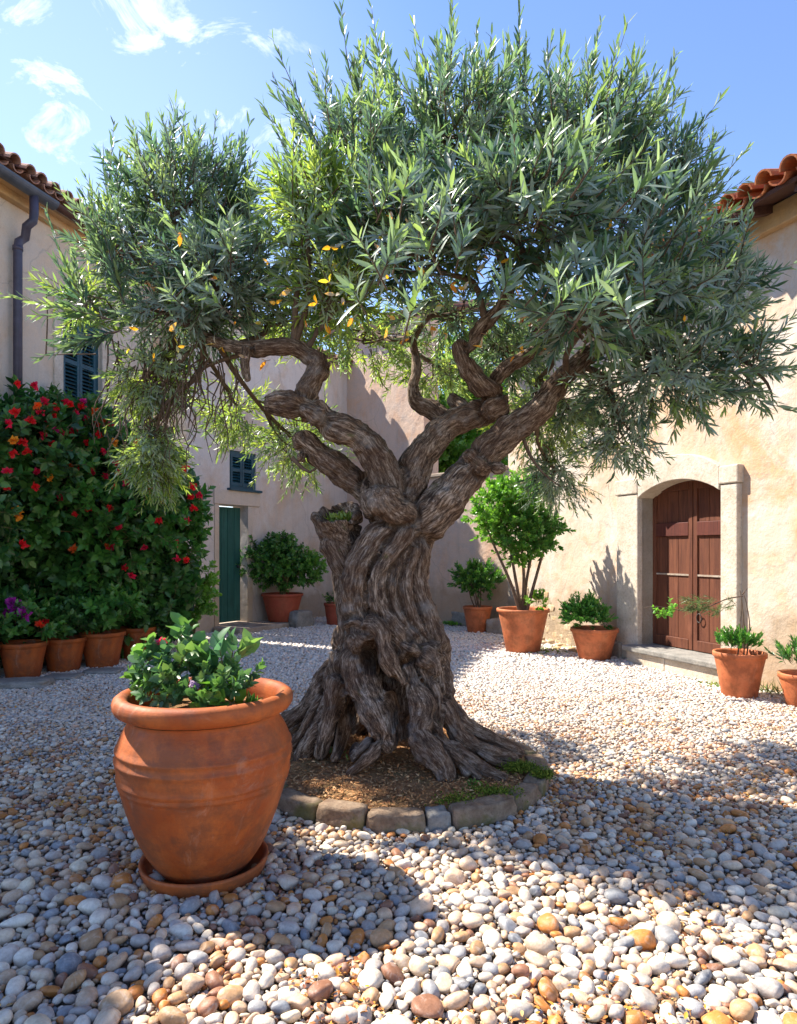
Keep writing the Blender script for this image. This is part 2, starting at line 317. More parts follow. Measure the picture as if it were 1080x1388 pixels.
# ---------------------------------------------------------------- plan of the court
WL = dict(a=Vector((-5.9, 3.9, 0)), b=Vector((-3.95, 11.0, 0)))                      # near left house front
WF = dict(a=Vector((-3.40, 10.92, 0)), b=Vector((-1.11, 14.7, 0)))                    # far left house front
WB = dict(a=WF['b'], m=Vector((.48, 12.98, 0)), b=Vector((1.85, 11.5, 0)))            # back house, then low wall
WR = dict(a=WB['b'], b=Vector((4.55, 4.32, 0)))
def frame(a, b):
    d = (b-a).normalized(); n = Vector((d.y, -d.x, 0)); return d, n                     # n: to the right of a->b
dL, nL = frame(WL['a'], WL['b']); dF, nF = frame(WF['a'], WF['b']); dB, nB = frame(WB['a'], WB['b']); dR, nR = frame(WR['a'], WR['b'])
def onwall(a, d, px):                                                                   # distance along a wall where a measured column crosses it
    k = (px-CX)/F; return (k*a.y-a.x)/(d.x-k*d.y)
Z = Vector((0, 0, 1))
def wallmesh(a, d, n, L, H, th, holes, mb=None):
    """wall with real openings: holes (s0, s1, z0, z1)"""
    mb = mb or MB(); ss = sorted({0, L, *[h[0] for h in holes], *[h[1] for h in holes]}); zs = sorted({-.3, H, *[h[2] for h in holes], *[h[3] for h in holes]})
    def solid(i, k):
        if i < 0 or k < 0 or i >= len(ss)-1 or k >= len(zs)-1: return False
        s, z = (ss[i]+ss[i+1])/2, (zs[k]+zs[k+1])/2; return not any(h[0] < s < h[1] and h[2] < z < h[3] for h in holes)
    pt = lambda s, z, o: a+d*s+Z*z-n*o
    for i in range(len(ss)-1):
        for k in range(len(zs)-1):
            if not solid(i, k): continue
            s0, s1, z0, z1 = ss[i], ss[i+1], zs[k], zs[k+1]
            mb.add([pt(s0, z0, 0), pt(s1, z0, 0), pt(s1, z1, 0), pt(s0, z1, 0)], [(0, 1, 2, 3)]); mb.add([pt(s0, z0, th), pt(s1, z0, th), pt(s1, z1, th), pt(s0, z1, th)], [(3, 2, 1, 0)])
            for (di, dk, e) in ((-1, 0, (s0, z0, s0, z1)), (1, 0, (s1, z1, s1, z0)), (0, -1, (s1, z0, s0, z0)), (0, 1, (s0, z1, s1, z1))):
                if not solid(i+di, k+dk): mb.add([pt(e[0], e[1], 0), pt(e[0], e[1], th), pt(e[2], e[3], th), pt(e[2], e[3], 0)], [(0, 1, 2, 3)])
    return mb
def wbox(mb, a, d, n, s0, s1, z0, z1, o0, o1): return mb.quadbox(a+d*s0+Z*z0+n*o0, d*(s1-s0), Z*(z1-z0), n*(o1-o0))
def tiles(mb, a, d, n, s0, s1, out, z, rise, rows=7, sp=.215, r=.088, seed=1):
    """barrel tiles: eave edge runs along d at distance out from the wall, slope climbs away from the court"""
    rr = random.Random(seed); slope = math.atan(rise); up = (-n*math.cos(slope)+Z*math.sin(slope)); nn = (n*math.sin(slope)+Z*math.cos(slope))
    k = 0; s = s0
    while s < s1:
        for row in range(rows):
            for typ in (0, 1):
                ra = r*(1.0 if typ == 0 else .95)*rr.uniform(.93, 1.05); ln = .44; j = Vector((rr.uniform(-.008, .008), rr.uniform(-.008, .008), rr.uniform(-.006, .01)))
                p0 = a+d*(s+(sp/2 if typ else 0)+rr.uniform(-.008, .008))+n*out+Z*z+up*(row*.36+rr.uniform(-.03, .03)-(0 if typ == 0 else -.03))+nn*(.052 if typ == 0 else .045)+j
                vs = []; N = 9
                for (e, rad) in ((0, ra), (ln, ra*.82)):
                    for th in (0, .016):
                        for q in range(N):
                            an = math.pi*q/(N-1); y = math.cos(an)*(rad-th); h = math.sin(an)*(rad-th)*(1 if typ == 0 else -.8)
                            vs.append(p0+up*e+d*y+nn*(h+(.018 if typ == 0 and e == 0 else 0)))
                fs = []
                for q in range(N-1):
                    fs += [(q, q+1, 2*N+q+1, 2*N+q), (N+q, 3*N+q, 3*N+q+1, N+q+1), (q, N+q, N+q+1, q+1), (2*N+q, 2*N+q+1, 3*N+q+1, 3*N+q)]
                fs += [(0, 2*N, 3*N, N), (N-1, 2*N-1, 4*N-1, 3*N-1)]
                mb.add(vs, fs, False)
        s += sp
    return up, nn
def slabroof(mb, a, d, n, s0, s1, out, z, rise, depth, th):
    slope = math.atan(rise); up = (-n*math.cos(slope)+Z*math.sin(slope)); nn = (n*math.sin(slope)+Z*math.cos(slope))
    mb.quadbox(a+d*s0+n*out+Z*z-nn*th, d*(s1-s0), up*depth, nn*th)
# ---- ground
mb = MB(); mb.add([(-40, -20, -.004), (40, -20, -.004), (40, 60, -.004), (-40, 60, -.004)], [(0, 1, 2, 3)]); tag(mb.build('ground', M['ground']), kind='structure')
# ---- near left house
H1 = thing('tan_house', WL['a'], 'tall tan plastered house with dark gutter and drainpipe behind the red-flowering bush', 'house')
LL = (WL['b']-WL['a']).length; s0, s1 = onwall(WL['a'], dL, 84), onwall(WL['a'], dL, 137)
win = (s0, s1, 3.30, 4.62)
mb = wallmesh(WL['a'], dL, nL, LL, 5.78, .35, [win]); eL = WL['b']-nL*.35                      # plus the end wall
mb.quadbox(WL['b']-nL*.352+Z*-.3-dL*.4, dL*.4, -nL*3.6, Z*6.08); mb.build('wall', M['wall_l'], H1)
mb = MB(); wbox(mb, WL['a'], dL, nL, 0, LL+.1, 5.60, 5.86, -.2, .10); wbox(mb, WL['a'], dL, nL, 0, LL+.1, 5.70, 5.88, .10, .19); mb.build('cornice', M['ochre'], H1, bevel=.01)
mb = MB(); wbox(mb, WL['a'], dL, nL, -.1, LL+.2, 5.882, 5.92, -.3, .30); eo = mb.build('eave_board', M['eave'], H1)
mb = MB(); tiles(mb, WL['a'], dL, nL, -.1, LL+.25, .36, 5.80, .34, 8); mb.build('roof', M['tile_l'], H1)
mb = MB(); slabroof(mb, WL['a'], dL, nL, -.1, LL+.3, .25, 5.93, .34, 3.2, .05); mb.build('roof_deck', M['eave'], H1)
def gutter(parent, a, d, n, s0, s1, out, z, r, mat, name='gutter'):
    mb = MB(); c0 = a+n*out+Z*z; N = 12; vs = []
    for s in (s0, s1):
        for rr_ in (r, r-.008):
            for q in range(N+1): an = math.pi*q/N; vs.append(c0+d*s+n*math.cos(an)*rr_-Z*math.sin(an)*rr_)
    K = N+1; fs = []
    for q in range(N): fs += [(q, q+1, 2*K+q+1, 2*K+q), (K+q, 3*K+q, 3*K+q+1, K+q+1), (q, K+q, K+q+1, q+1), (2*K+q, 2*K+q+1, 3*K+q+1, 3*K+q)]
    fs += [(0, 2*K, 3*K, K), (N, K+N, 3*K+N, 2*K+N), tuple(range(2*K, 3*K)), tuple(range(0, K))]
    mb.add(vs, fs); s = s0+.5
    o = mb.build(name, mat, parent); return o
sg = onwall(WL['a']+nL*.29, dL, 72); g = gutter(H1, WL['a'], dL, nL, -.1, sg, .30, 5.735, .088, M['gutter'])
gutter(H1, WL['a'], dL, nL, sg+.02, LL+.15, .29, 5.745, .06, M['eave'])
sp = onwall(WL['a']+nL*.09, dL, 24); sq = onwall(WL['a']+nL*.30, dL, 46); A0 = WL['a']
mb = MB(); mb.tube([A0+dL*sq+nL*.30+Z*5.67, A0+dL*sq+nL*.30+Z*5.45, A0+dL*(sq-.01)+nL*.295+Z*5.36, A0+dL*(sq-.06)+nL*.25+Z*5.28, A0+dL*(sp+.07)+nL*.13+Z*5.20, A0+dL*(sp+.01)+nL*.095+Z*5.13, A0+dL*sp+nL*.09+Z*5.03, A0+dL*sp+nL*.09+Z*.05], .052, 14)
for z in (5.02, 3.1, 1.2): mb.tube([A0+dL*sp+nL*.09+Z*z, A0+dL*sp+nL*.09+Z*(z+.05)], .06, 14)
mb.build('drainpipe', M['pipe'], H1)
def shutter_window(parent, a, d, n, s0, s1, z0, z1, mat, slats, leaf=2, fr=.06, recess=.05):
    f = MB(); t = .05
    wbox(f, a, d, n, s0, s0+fr, z0, z1, -recess-t, -recess); wbox(f, a, d, n, s1-fr, s1, z0, z1, -recess-t, -recess)
    wbox(f, a, d, n, s0+fr, s1-fr, z1-fr, z1, -recess-t, -recess); wbox(f, a, d, n, s0+fr, s1-fr, z0, z0+fr, -recess-t, -recess)
    win_ = f.build('window', mat, parent, bevel=.004)
    mid = (s0+s1)/2
    b = MB(); wbox(b, a, d, n, s0, s1, z0, z1, -recess-.20, -recess-.16); b.build('opening', M['dark'], win_)
    for (u0, u1) in (((s0+fr, mid-.004), (mid+.004, s1-fr)) if leaf == 2 else ((s0+fr, s1-fr),)):
        m = MB(); e = .045
        wbox(m, a, d, n, u0, u0+e, z0+fr, z1-fr, -recess-.045, -recess+.008); wbox(m, a, d, n, u1-e, u1, z0+fr, z1-fr, -recess-.045, -recess+.008)
        for zz in (z0+fr, (z0+z1)/2-.03, z1-fr-.06): wbox(m, a, d, n, u0+e, u1-e, zz, zz+.06, -recess-.043, -recess+.006)
        k = 0; H = z1-z0-2*fr
        for q in range(slats):
            zz = z0+fr+.05+(H-.1)*q/slats; m.quadbox(a+d*(u0+e)+Z*zz+n*(-recess-.002), d*(u1-u0-2*e), -n*.045+Z*.035, Z*.008+n*.004)
        m.build('shutter', mat, win_)
    return win_
shutter_window(H1, WL['a'], dL, nL, *win, M['blue'], 22)
mb = MB(); e = .16
wbox(mb, A0, dL, nL, s0-e, s0, 3.30, 4.62, -.02, .025); wbox(mb, A0, dL, nL, s1, s1+e, 3.30, 4.62, -.02, .025)
wbox(mb, A0, dL, nL, s0-e, s1+e, 4.62, 4.80, -.02, .028); wbox(mb, A0, dL, nL, s0-e-.04, s1+e+.04, 3.17, 3.298, -.02, .07); mb.build('window_surround', M['stone'], H1, bevel=.006)
# ---- far left house: green door, small shuttered window
H2 = thing('pale_house', WF['a'], 'pale plastered house with the green door and small blue window above it', 'house')
LF = (WF['b']-WF['a']).length; AF = WF['a']; d0, d1 = onwall(AF, dF, 296), onwall(AF, dF, 335); w0, w1 = onwall(AF, dF, 311), onwall(AF, dF, 347)
hD = (d0, d1, .12, 2.17); hW = (w0, w1, 2.46, 3.12)
mb = wallmesh(AF, dF, nF, LF, 5.3, .35, [hD, hW]); mb.quadbox(AF-nF*.352+Z*-.3, dF*.35, -nF*3.5, Z*5.6)
mb.build('wall', M['wall_f'], H2)
mb = MB(); tiles(mb, AF, dF, nF, 0, LF-.1, .18, 5.28, .3, 6); mb.build('roof', M['tile_l'], H2)
mb = MB(); slabroof(mb, AF, dF, nF, 0, LF, .1, 5.34, .3, 2.4, .04); mb.build('roof_deck', M['eave'], H2)
mb = MB(); nb = 4
for k in range(nb):
    u0 = d0+.03+(d1-d0-.06)*k/nb; u1 = d0+.03+(d1-d0-.06)*(k+1)/nb-.008; wbox(mb, AF, dF, nF, u0, u1, .14, 2.14, -.17, -.13)
dr = mb.build('door', M['greend'], H2, bevel=.005)
mb = MB(); wbox(mb, AF, dF, nF, d0+.03, d1-.03, .14, 2.14, -.20, -.172); mb.build('backing', M['greend'], dr)
mb = MB(); q = AF+dF*(d1-.12)-nF*.10+Z*1.1; mb.tube([q-nF*.03, q], .012, 8); mb.lathe([(0, -.03), (.026, -.015), (.03, 0), (.026, .015), (0, .03)], q, 12); mb.build('handle', M['iron'], dr)
mb = MB(); wbox(mb, AF, dF, nF, d0-.10, d0, .1, 2.17, -.01, .02); wbox(mb, AF, dF, nF, d1, d1+.12, .1, 2.17, -.01, .02); wbox(mb, AF, dF, nF, d0-.12, d1+.3, 2.172, 2.42, -.01, .035); mb.build('door_surround', M['wall_l'], H2, bevel=.008)
shutter_window(H2, AF, dF, nF, *hW, M['blue'], 9, 2, .05, .03)
mb = MB(); wbox(mb, AF, dF, nF, w0-.06, w1+.08, 2.42, 2.458, -.01, .08); mb.build('window_sill', M['blue'], H2)
q0, q1 = AF+dF*(d0-.15), AF+dF*(d1+1.05)
mb = MB(); mb.quadbox(q0+nF*.02+Z*-.05, q1-q0, nF*.62, Z*.16)
tag(mb.build('door_step', M['slab'], None, q0, bevel=.02), 'worn flat stone step under the green door', 'step')
# ---- back house and low back wall
H3 = thing('peach_house', WB['a'], 'peach plastered house end wall seen behind the olive trunk', 'house')
Lm = (WB['m']-WB['a']).length; mb = wallmesh(WB['a'], dB, nB, Lm, 5.9, .4, []); mb.quadbox(WB['m']-nB*.402+Z*-.3-dB*.4, dB*.4, Vector((.0, 3, 0)), Z*6.2); mb.build('wall', M['wall_b'], H3)
mb = MB(); tiles(mb, WB['a'], dB, nB, .1, Lm+.1, .16, 5.9, .3, 6); mb.build('roof', M['tile_l'], H3)
mb = MB(); slabroof(mb, WB['a'], dB, nB, 0, Lm+.1, .1, 5.95, .3, 2.4, .04); mb.build('roof_deck', M['eave'], H3)
Lw = (WB['b']-WB['m']).length; mb = wallmesh(WB['m'], dB, nB, Lw, 2.75, .3, [])
tag(mb.build('garden_wall', M['wall_b'], None, WB['m']), 'lower grey plastered garden wall linking the back house and the right house', 'wall')
mb = MB(); wbox(mb, WB['m'], dB, nB, .01, Lw-.01, 2.752, 2.82, -.34, .04); o = mb.build('coping', M['slab'], None, WB['m'], bevel=.015)
o.parent = bpy.data.objects['garden_wall']; o.location = (0, 0, 0)
# ---- right house with arched brown door
H4 = thing('cream_house', WR['a'], 'sunlit cream plastered house with red roof tiles and an arched brown door', 'house')
LR = (WR['b']-WR['a']).length; AR = WR['a']; q = lambda px: onwall(AR, dR, px)
f0, o0, o1, f1 = q(840), q(870), q(983), q(1008)
mb = wallmesh(AR, dR, nR, LR, 4.75, .4, [(o0, o1, .2, 2.25)]); mb.quadbox(AR-nR*.402+Z*-.3, dR*.35, -nR*3.5, Z*5.05); mb.build('wall', M['wall_r'], H4)
mb = MB(); wbox(mb, AR, dR, nR, 0, LR, 4.50, 4.72, -.1, .085); mb.build('cornice', M['ochre'], H4, bevel=.012)
mb = MB(); slabroof(mb, AR, dR, nR, 0, LR, .44, 4.66, .3, 3.4, .035)
for k in range(int(LR/.55)):
    s = .2+k*.55; up = (-nR*math.cos(.29)+Z*math.sin(.29)); mb.quadbox(AR+dR*s+nR*.38+Z*4.56, dR*.075, up*.5, Z*.09)
mb.build('eave_board', M['eave'], H4)
mb = MB(); tiles(mb, AR, dR, nR, 0, LR, .50, 4.66, .3, 8, .23, .095, 5); mb.build('roof', M['tile'], H4)
# stone surround
def arc(s0, s1, zs, rise, n=12):
    c = (s0+s1)/2; h = (s1-s0)/2; r = (h*h+rise*rise)/(2*rise); return [(c+r*math.sin(t), zs+rise-r+r*math.cos(t)) for t in [(-1+2*k/n)*math.asin(min(1, h/r)) for k in range(n+1)]]
fr = thing('stone_surround', AR+dR*f0, 'x', 'x'); fr.name = 'door_surround'
for k in ('label', 'category'): del fr[k]
fr.parent = H4; fr.location = dR*f0
def jamb(u0, u1, z0, z1, out=.07):
    m = MB(); wbox(m, AR, dR, nR, u0, u1, z0, z1, -.28, out); return m
zsp = 2.04; pr = .07
jamb(f0+.02, o0, .02, 2.085).build('pillar', M['stone'], fr, bevel=.012); jamb(o1, f1-.02, .02, 2.085).build('pillar', M['stone'], fr, bevel=.012)
jamb(f0, o0+.01, 2.089, 2.28, .085).build('capital', M['stone'], fr, bevel=.015); jamb(o1-.01, f1, 2.089, 2.28, .085).build('capital', M['stone'], fr, bevel=.015)
inn = arc(o0, o1, 2.03, .17, 14); outr = arc(o0+.012, o1-.012, 2.285, .20, 14)
mb = MB(); vs = []
for (s, z), (s2, z2) in zip(inn, outr):
    for (a_, b_) in ((s, z), (s2, z2)):
        for oo in (.078, -.28): vs.append(AR+dR*max(o0+.012, min(o1-.012, a_))+Z*b_+nR*oo)
fs = []
for k in range(14):
    b0, b1 = k*4, k*4+4; fs += [(b0, b1, b1+2, b0+2), (b0+1, b0+3, b1+3, b1+1), (b0, b0+1, b1+1, b1), (b0+2, b1+2, b1+3, b0+3)]
fs += [(0, 2, 3, 1), (56, 57, 59, 58)]; mb.add(vs, fs); mb.build('arch', M['stone'], fr, bevel=.008)
# door leaves
mid = (o0+o1)/2+.02
for (u0, u1) in ((o0+.004, mid-.006), (mid+.006, o1-.004)):
    lf = MB(); t0, t1 = -.21, -.16
    for (a_, b_) in ((u0, u0+.06), (u1-.06, u1)): wbox(lf, AR, dR, nR, a_, b_, .24, 2.2, t0, t1)
    leaf_ = lf.build('door_leaf', M['brown'], H4, bevel=.004)
    for (z0, z1, mt) in ((.24, .36, 'brown'), (1.56, 1.72, 'brown2'), (2.10, 2.2, 'brown')):
        r_ = MB(); wbox(r_, AR, dR, nR, u0+.06, u1-.06, z0, z1, t0+.002, t1+.006); r_.build('rail', M[mt], leaf_, bevel=.006)
    r_ = MB(); wbox(r_, AR, dR, nR, u0+.06, u1-.06, 1.095, 1.115, t0+.01, t1-.004); r_.build('seam_strip', M['slab'], leaf_)
    for (z0, z1) in ((.36, 1.56), (1.72, 2.10)):
        for k in range(3):
            a_ = u0+.06+(u1-u0-.12)*k/3; b_ = u0+.06+(u1-u0-.12)*(k+1)/3-.005; r_ = MB(); wbox(r_, AR, dR, nR, a_, b_, z0, z1, t0+.008, t1-.018); r_.build('plank', M['brown'], leaf_, bevel=.004)
    if u0 > mid:
        r_ = MB(); cc = AR+dR*(u0+.10)+nR*(t1+.012)+Z*.62; pts = [cc+dR*.035*math.cos(a_)+Z*.05*math.sin(a_) for a_ in np.linspace(0, 2*math.pi, 17)]; r_.tube(pts, .006, 6); r_.build('handle', M['iron'], leaf_)
mb = MB(); wbox(mb, AR, dR, nR, o0-.1, o1+.1, .1, 2.3, -.39, -.32); mb.build('door_backing', M['dark'], H4)
st = MB(); wbox(st, AR, dR, nR, o0-.06, f1+.0, .165, .232, -.25, .26); sto = st.build('door_step', M['grey'], None, AR+dR*o0, bevel=.015); tag(sto, 'grey stone threshold step below the arched brown door', 'step')
st = MB(); sb = [o0-.03, o0+.62, f1-.02]
for k in range(2): wbox(st, AR, dR, nR, sb[k], sb[k+1]-.008, -.05, .163, -.02, .21)
r_ = st.build('riser', M['stone'], sto, bevel=.012)
# plinth, exposed rubble low on the wall
mb = MB(); wbox(mb, AR, dR, nR, q(826), f0+.14, -.05, .22, -.02, .12); tag(mb.build('stone_block', M['slab'], None, AR+dR*q(826), bevel=.025), 'brown stone block at the foot of the left door pillar', 'stone')
mb = MB(); rr = random.Random(4)
dra = math.atan2(dR.y, dR.x); placed = []; sA, sB = q(706), q(818)
def zlim(s): u = (s-sA)/(sB-sA); return max(.05, .92*(1-max(0, u)**1.5)*(.8+.6*noise.noise(Vector((s*3.1, 4, 1))))*min(1, u*6+.4))
N_ = 60; ss_ = [sA+(sB-sA)*k/N_ for k in range(N_+1)]; vs = []
for s in ss_: zt = zlim(s)+.05+.03*noise.noise(Vector((s*19, 1, 2))); vs += [AR+dR*s-Z*.05+nR*.005, AR+dR*s+Z*(zt*.5)+nR*.012, AR+dR*s+Z*zt+nR*.004, AR+dR*s+Z*(zt+.004)-nR*.01]
mb.add(vs, [(k*4+h, k*4+4+h, k*4+5+h, k*4+1+h) for k in range(N_) for h in range(3)]); mb.build('bare_mortar', M['mortar'], H4)
for k in range(2500):
    if len(placed) > 74: break
    s = rr.uniform(sA+.05, sB-.05); z = rr.uniform(0, zlim(s))
    w_ = rr.uniform(.06, .15); h_ = rr.uniform(.04, .08)
    if any(abs(s-a_) < (w_+b_)*.88 and abs(z-c_) < (h_+d_)*.88 for a_, b_, c_, d_ in placed): continue
    placed.append((s, w_, z, h_)); mb = MB(); mb.rock(AR+dR*s+nR*-.010+Z*z, (w_, .024, h_), 2, dra+rr.uniform(-.05, .05), .2, .75, k); mb.build('exposed_stone', M['rubble'], H4)
mb = MB()
for k in range(26):
    s = rr.uniform(q(735), q(820)); mb.rock(AR+dR*s+nR*rr.uniform(.08, .35)+Z*rr.uniform(.0, .05), (rr.uniform(.04, .1), rr.uniform(.04, .08), rr.uniform(.02, .05)), 1, rr.uniform(0, 3), .2, .3, k+90)
tag(mb.build('rubble', M['rubble'], None, AR+dR*q(780)), kind='stuff')
def stone(px, py, sz, rz, mat, label, seed, z=None, boxy=.8):
    p = G(px, py); m = MB(); m.rock(p+Z*(sz[2]*.8 if z is None else z), sz, 3, rz, .12, boxy, seed); return tag(m.build('stone_block', M[mat], None, p), label, 'stone')
stone(632, 850, (.32, .16, .17), -.75, 'grey', 'grey stone block against the low back wall left of the small round shrub', 1)
stone(605, 846, (.16, .13, .09), -.7, 'edge', 'small mossy stone low against the back wall beside the grey block', 5)
stone(676, 860, (.22, .16, .16), -.8, 'slab', 'brown stone block between the two right-hand terracotta pots at the back wall', 2)
stone(408, 851, (.26, .14, .19), .9, 'grey', 'grey stone at the foot of the pale wall right of the green door pot', 3)
stone(757, 858, (.13, .1, .07), .2, 'rubble', 'flat orange-brown stone beside the large pot of the little tree', 6, z=.3, boxy=.3)
stone(25, 932, (.36, .2, .05), .2, 'grey', 'flat grey slab under the leftmost terracotta pot', 4)
stone(85, 921, (.22, .17, .03), .1, 'grey', 'flat grey slab under the second terracotta pot from the left', 14)
stone(140, 913, (.24, .17, .03), .1, 'grey', 'flat grey slab under the third terracotta pot from the left', 15)
# ---------------------------------------------------------------- pebbles
TC = Vector((.02, 4.22, 0)); TR = .83
PC = Vector((-.838, 2.96, 0))
def ico(sub):
    import bmesh
    bm = bmesh.new(); bmesh.ops.create_icosphere(bm, subdivisions=sub, radius=1); v = np.array([x.co[:] for x in bm.verts]); f = np.array([[y.index for y in x.verts] for x in bm.faces]); bm.free(); return v, f
PAL = np.array([(.62, .56, .49), (.70, .64, .56), (.50, .45, .42), (.56, .45, .35), (.40, .37, .36), (.29, .30, .33), (.58, .42, .30), (.46, .28, .15), (.50, .20, .05), (.19, .21, .25), (.27, .13, .08), (.62, .54, .42)])
PAL = PAL*np.array([1.06, 1.0, .90]); PW = np.array([.14, .09, .11, .15, .10, .07, .13, .10, .055, .035, .035, .06]); PW = PW/PW.sum()
def pebbles(XY, rad, z, sub, flat=(.5, .8), bright=0):
    n = len(XY); tv, tf = ico(sub); nv = len(tv)
    ax = np.stack([rad*(.95+.45*NR.random(n)), rad*(.72+.25*NR.random(n)), rad*(flat[0]+(flat[1]-flat[0])*NR.random(n))], 1)
    V = np.repeat(tv[None], n, 0)
    k1 = NR.normal(size=(n, 1, 3)); ph = NR.random((n, 1))*6.28
    V = V*(1+.11*np.sin(np.sum(V*k1, 2)*1.3+ph)+.07*np.sin(np.sum(V*k1[:, :, ::-1], 2)*2.1+ph*2))[..., None]
    V = np.sign(V)*np.abs(V)**.92
    for _ in range(3):
        pn = nrm(NR.normal(size=(n, 1, 3))); dd_ = np.sum(V*pn, 2, keepdims=True); cut = .62+.42*NR.random((n, 1, 1)); V = V-pn*np.maximum(0, dd_-cut)*.85
    V = V*ax[:, None]
    rz = NR.random(n)*6.28; tx = NR.normal(0, .28, n); c, s = np.cos(tx)[:, None], np.sin(tx)[:, None]
    y, zz = V[..., 1]*c-V[..., 2]*s, V[..., 1]*s+V[..., 2]*c; x = V[..., 0]
    tx = NR.normal(0, .22, n); c, s = np.cos(tx)[:, None], np.sin(tx)[:, None]; x, zz = x*c-zz*s, x*s+zz*c
    c, s = np.cos(rz)[:, None], np.sin(rz)[:, None]; X, Y = x*c-y*s, x*s+y*c
    V = np.stack([X+XY[:, 0:1], Y+XY[:, 1:2], zz+z[:, None]], 2)
    ci = NR.choice(len(PAL), n, p=PW)
    cl = np.array([noise.noise(Vector((float(a)*1.7, float(b)*1.7, 3.3))) for a, b in XY]); m = (cl > .28) & (NR.random(n) < .4); ci[m] = NR.choice([7, 8, 6, 10], m.sum())
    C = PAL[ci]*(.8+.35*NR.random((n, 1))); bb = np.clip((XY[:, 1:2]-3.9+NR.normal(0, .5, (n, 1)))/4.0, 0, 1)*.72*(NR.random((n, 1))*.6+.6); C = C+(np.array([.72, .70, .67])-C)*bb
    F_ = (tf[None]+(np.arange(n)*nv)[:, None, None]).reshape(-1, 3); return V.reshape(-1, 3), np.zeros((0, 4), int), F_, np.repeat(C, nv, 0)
def dart(y0, y1, radii, tries, mx=.45):
    cell = .1; grid = {}; out = []
    for r, n in zip(radii, tries):
        for _ in range(n):
            y = R.uniform(y0, y1); hx = .62*y+mx; x = R.uniform(-hx, hx); rr_ = r*R.uniform(.8, 1.2)*max(.58, min(1.0, 1.0-.12*(y-1.7)))
            gx, gy = int(x//cell), int(y//cell); ok = True
            for i in (gx-1, gx, gx+1):
                for j in (gy-1, gy, gy+1):
                    for (a, b, c) in grid.get((i, j), ()):
                        if (a-x)**2+(b-y)**2 < ((c+rr_)*.90)**2: ok = False; break
                    if not ok: break
                if not ok: break
            if ok: grid.setdefault((gx, gy), []).append((x, y, rr_)); out.append((x, y, rr_))
    return np.array(out)
def clear(a, rad=0):
    m = ((a[:, 0]-TC.x)**2+(a[:, 1]-TC.y)**2) > (TR-.02)**2; m &= ((a[:, 0]-PC.x)**2+(a[:, 1]-PC.y)**2) > .20**2
    for (p, n_) in ((WL['a'], nL), (WF['a'], nF), (WB['a'], nB), (WR['a'], nR)): m &= ((a[:, 0]-p.x)*n_.x+(a[:, 1]-p.y)*n_.y) > -.02
    return a[m]
packs = []
a = clear(dart(1.45, 5.6, (.040, .031, .0235, .0178, .0132, .0098), (500, 5000, 28000, 90000, 110000, 70000)))
for sel, sb_ in (((a[:, 2] > .018) & (a[:, 1] < 3.4), 3), (~((a[:, 2] > .018) & (a[:, 1] < 3.4)), 2)):
    b_ = a[sel]; packs.append(pebbles(b_[:, :2], b_[:, 2]*1.04, b_[:, 2]*.32+NR.normal(0, .004, len(b_))+.010, sb_))
def hexgrid(y0, y1, s, mx=.4):
    out = []; y = y0; r = 0
    while y < y1:
        hx = .62*y+mx; x = np.arange(-hx, hx, s)+(s/2 if r % 2 else 0); out.append(np.stack([x, np.full_like(x, y)], 1)); y += s*.87; r += 1
    a = np.concatenate(out); return a+NR.normal(0, s*.22, a.shape)
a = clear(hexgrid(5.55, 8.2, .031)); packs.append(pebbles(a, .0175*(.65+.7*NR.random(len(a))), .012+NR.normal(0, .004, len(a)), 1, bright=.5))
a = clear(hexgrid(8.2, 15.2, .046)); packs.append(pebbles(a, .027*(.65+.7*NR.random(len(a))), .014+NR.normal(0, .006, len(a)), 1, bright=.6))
# small chips between the near stones
a = clear(hexgrid(1.5, 5.6, .022, .3)); a = a[NR.random(len(a)) < .8]; packs.append(pebbles(a, .009*(.5+.9*NR.random(len(a))), .004+0*a[:, 0], 1, bright=0))
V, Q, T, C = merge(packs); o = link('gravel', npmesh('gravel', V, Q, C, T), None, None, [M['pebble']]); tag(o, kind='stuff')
o['label'] = 'loose rounded pebbles covering the courtyard'
# ---------------------------------------------------------------- soil bed and edging stones
mb = MB(); n = 96; rings = 22; vs = []
for i in range(rings+1):
    for k in range(n):
        r = TR*.97*i/rings; an = 2*math.pi*k/n; p = TC+Vector((math.cos(an), math.sin(an), 0))*r
        vs.append((p.x, p.y, .085+.05*(1-(i/rings)**2)+.022*noise.fractal(p*4, 1, 2, 4)))
mb.add(vs, [(i*n+k, i*n+(k+1) % n, (i+1)*n+(k+1) % n, (i+1)*n+k) for i in range(rings) for k in range(n)], True)
tag(mb.build('soil_bed', M['soil']), kind='structure')
def strew(n, f, L, W, zoff=.012, pal=((.50, .25, .10), (.38, .17, .065), (.60, .36, .17), (.24, .11, .05))):
    p = np.array([f() for _ in range(n)]); d = NR.normal(size=(n, 3)); d[:, 2] *= .25; nn = NR.normal(0, .35, (n, 3))+np.array([0, 0, 1.]); pal = np.array(pal)
    Lr_ = L*(.5+NR.random(n)); return leaves(p+np.array([0, 0, zoff]), d, nn, Lr_, Lr_*W, pal[NR.integers(0, len(pal), n)]*(.7+.6*NR.random((n, 1))))
def inbed():
    r = TR*.93*math.sqrt(R.random()); an = R.uniform(0, 6.283); x, y = TC.x+r*math.cos(an), TC.y+r*math.sin(an)
    return (x, y, .085+.05*(1-(r/TR)**2)+.022*noise.fractal(Vector((x, y, 0))*4, 1, 2, 4))
p = strew(9000, inbed, .022, .16, .006); o = link('dry_litter', npmesh('dry_litter', p[0], p[1], p[3], p[2]), None, None, [M['straw']]); tag(o, kind='stuff'); o['label'] = 'dry needle and bark litter on the soil under the olive'
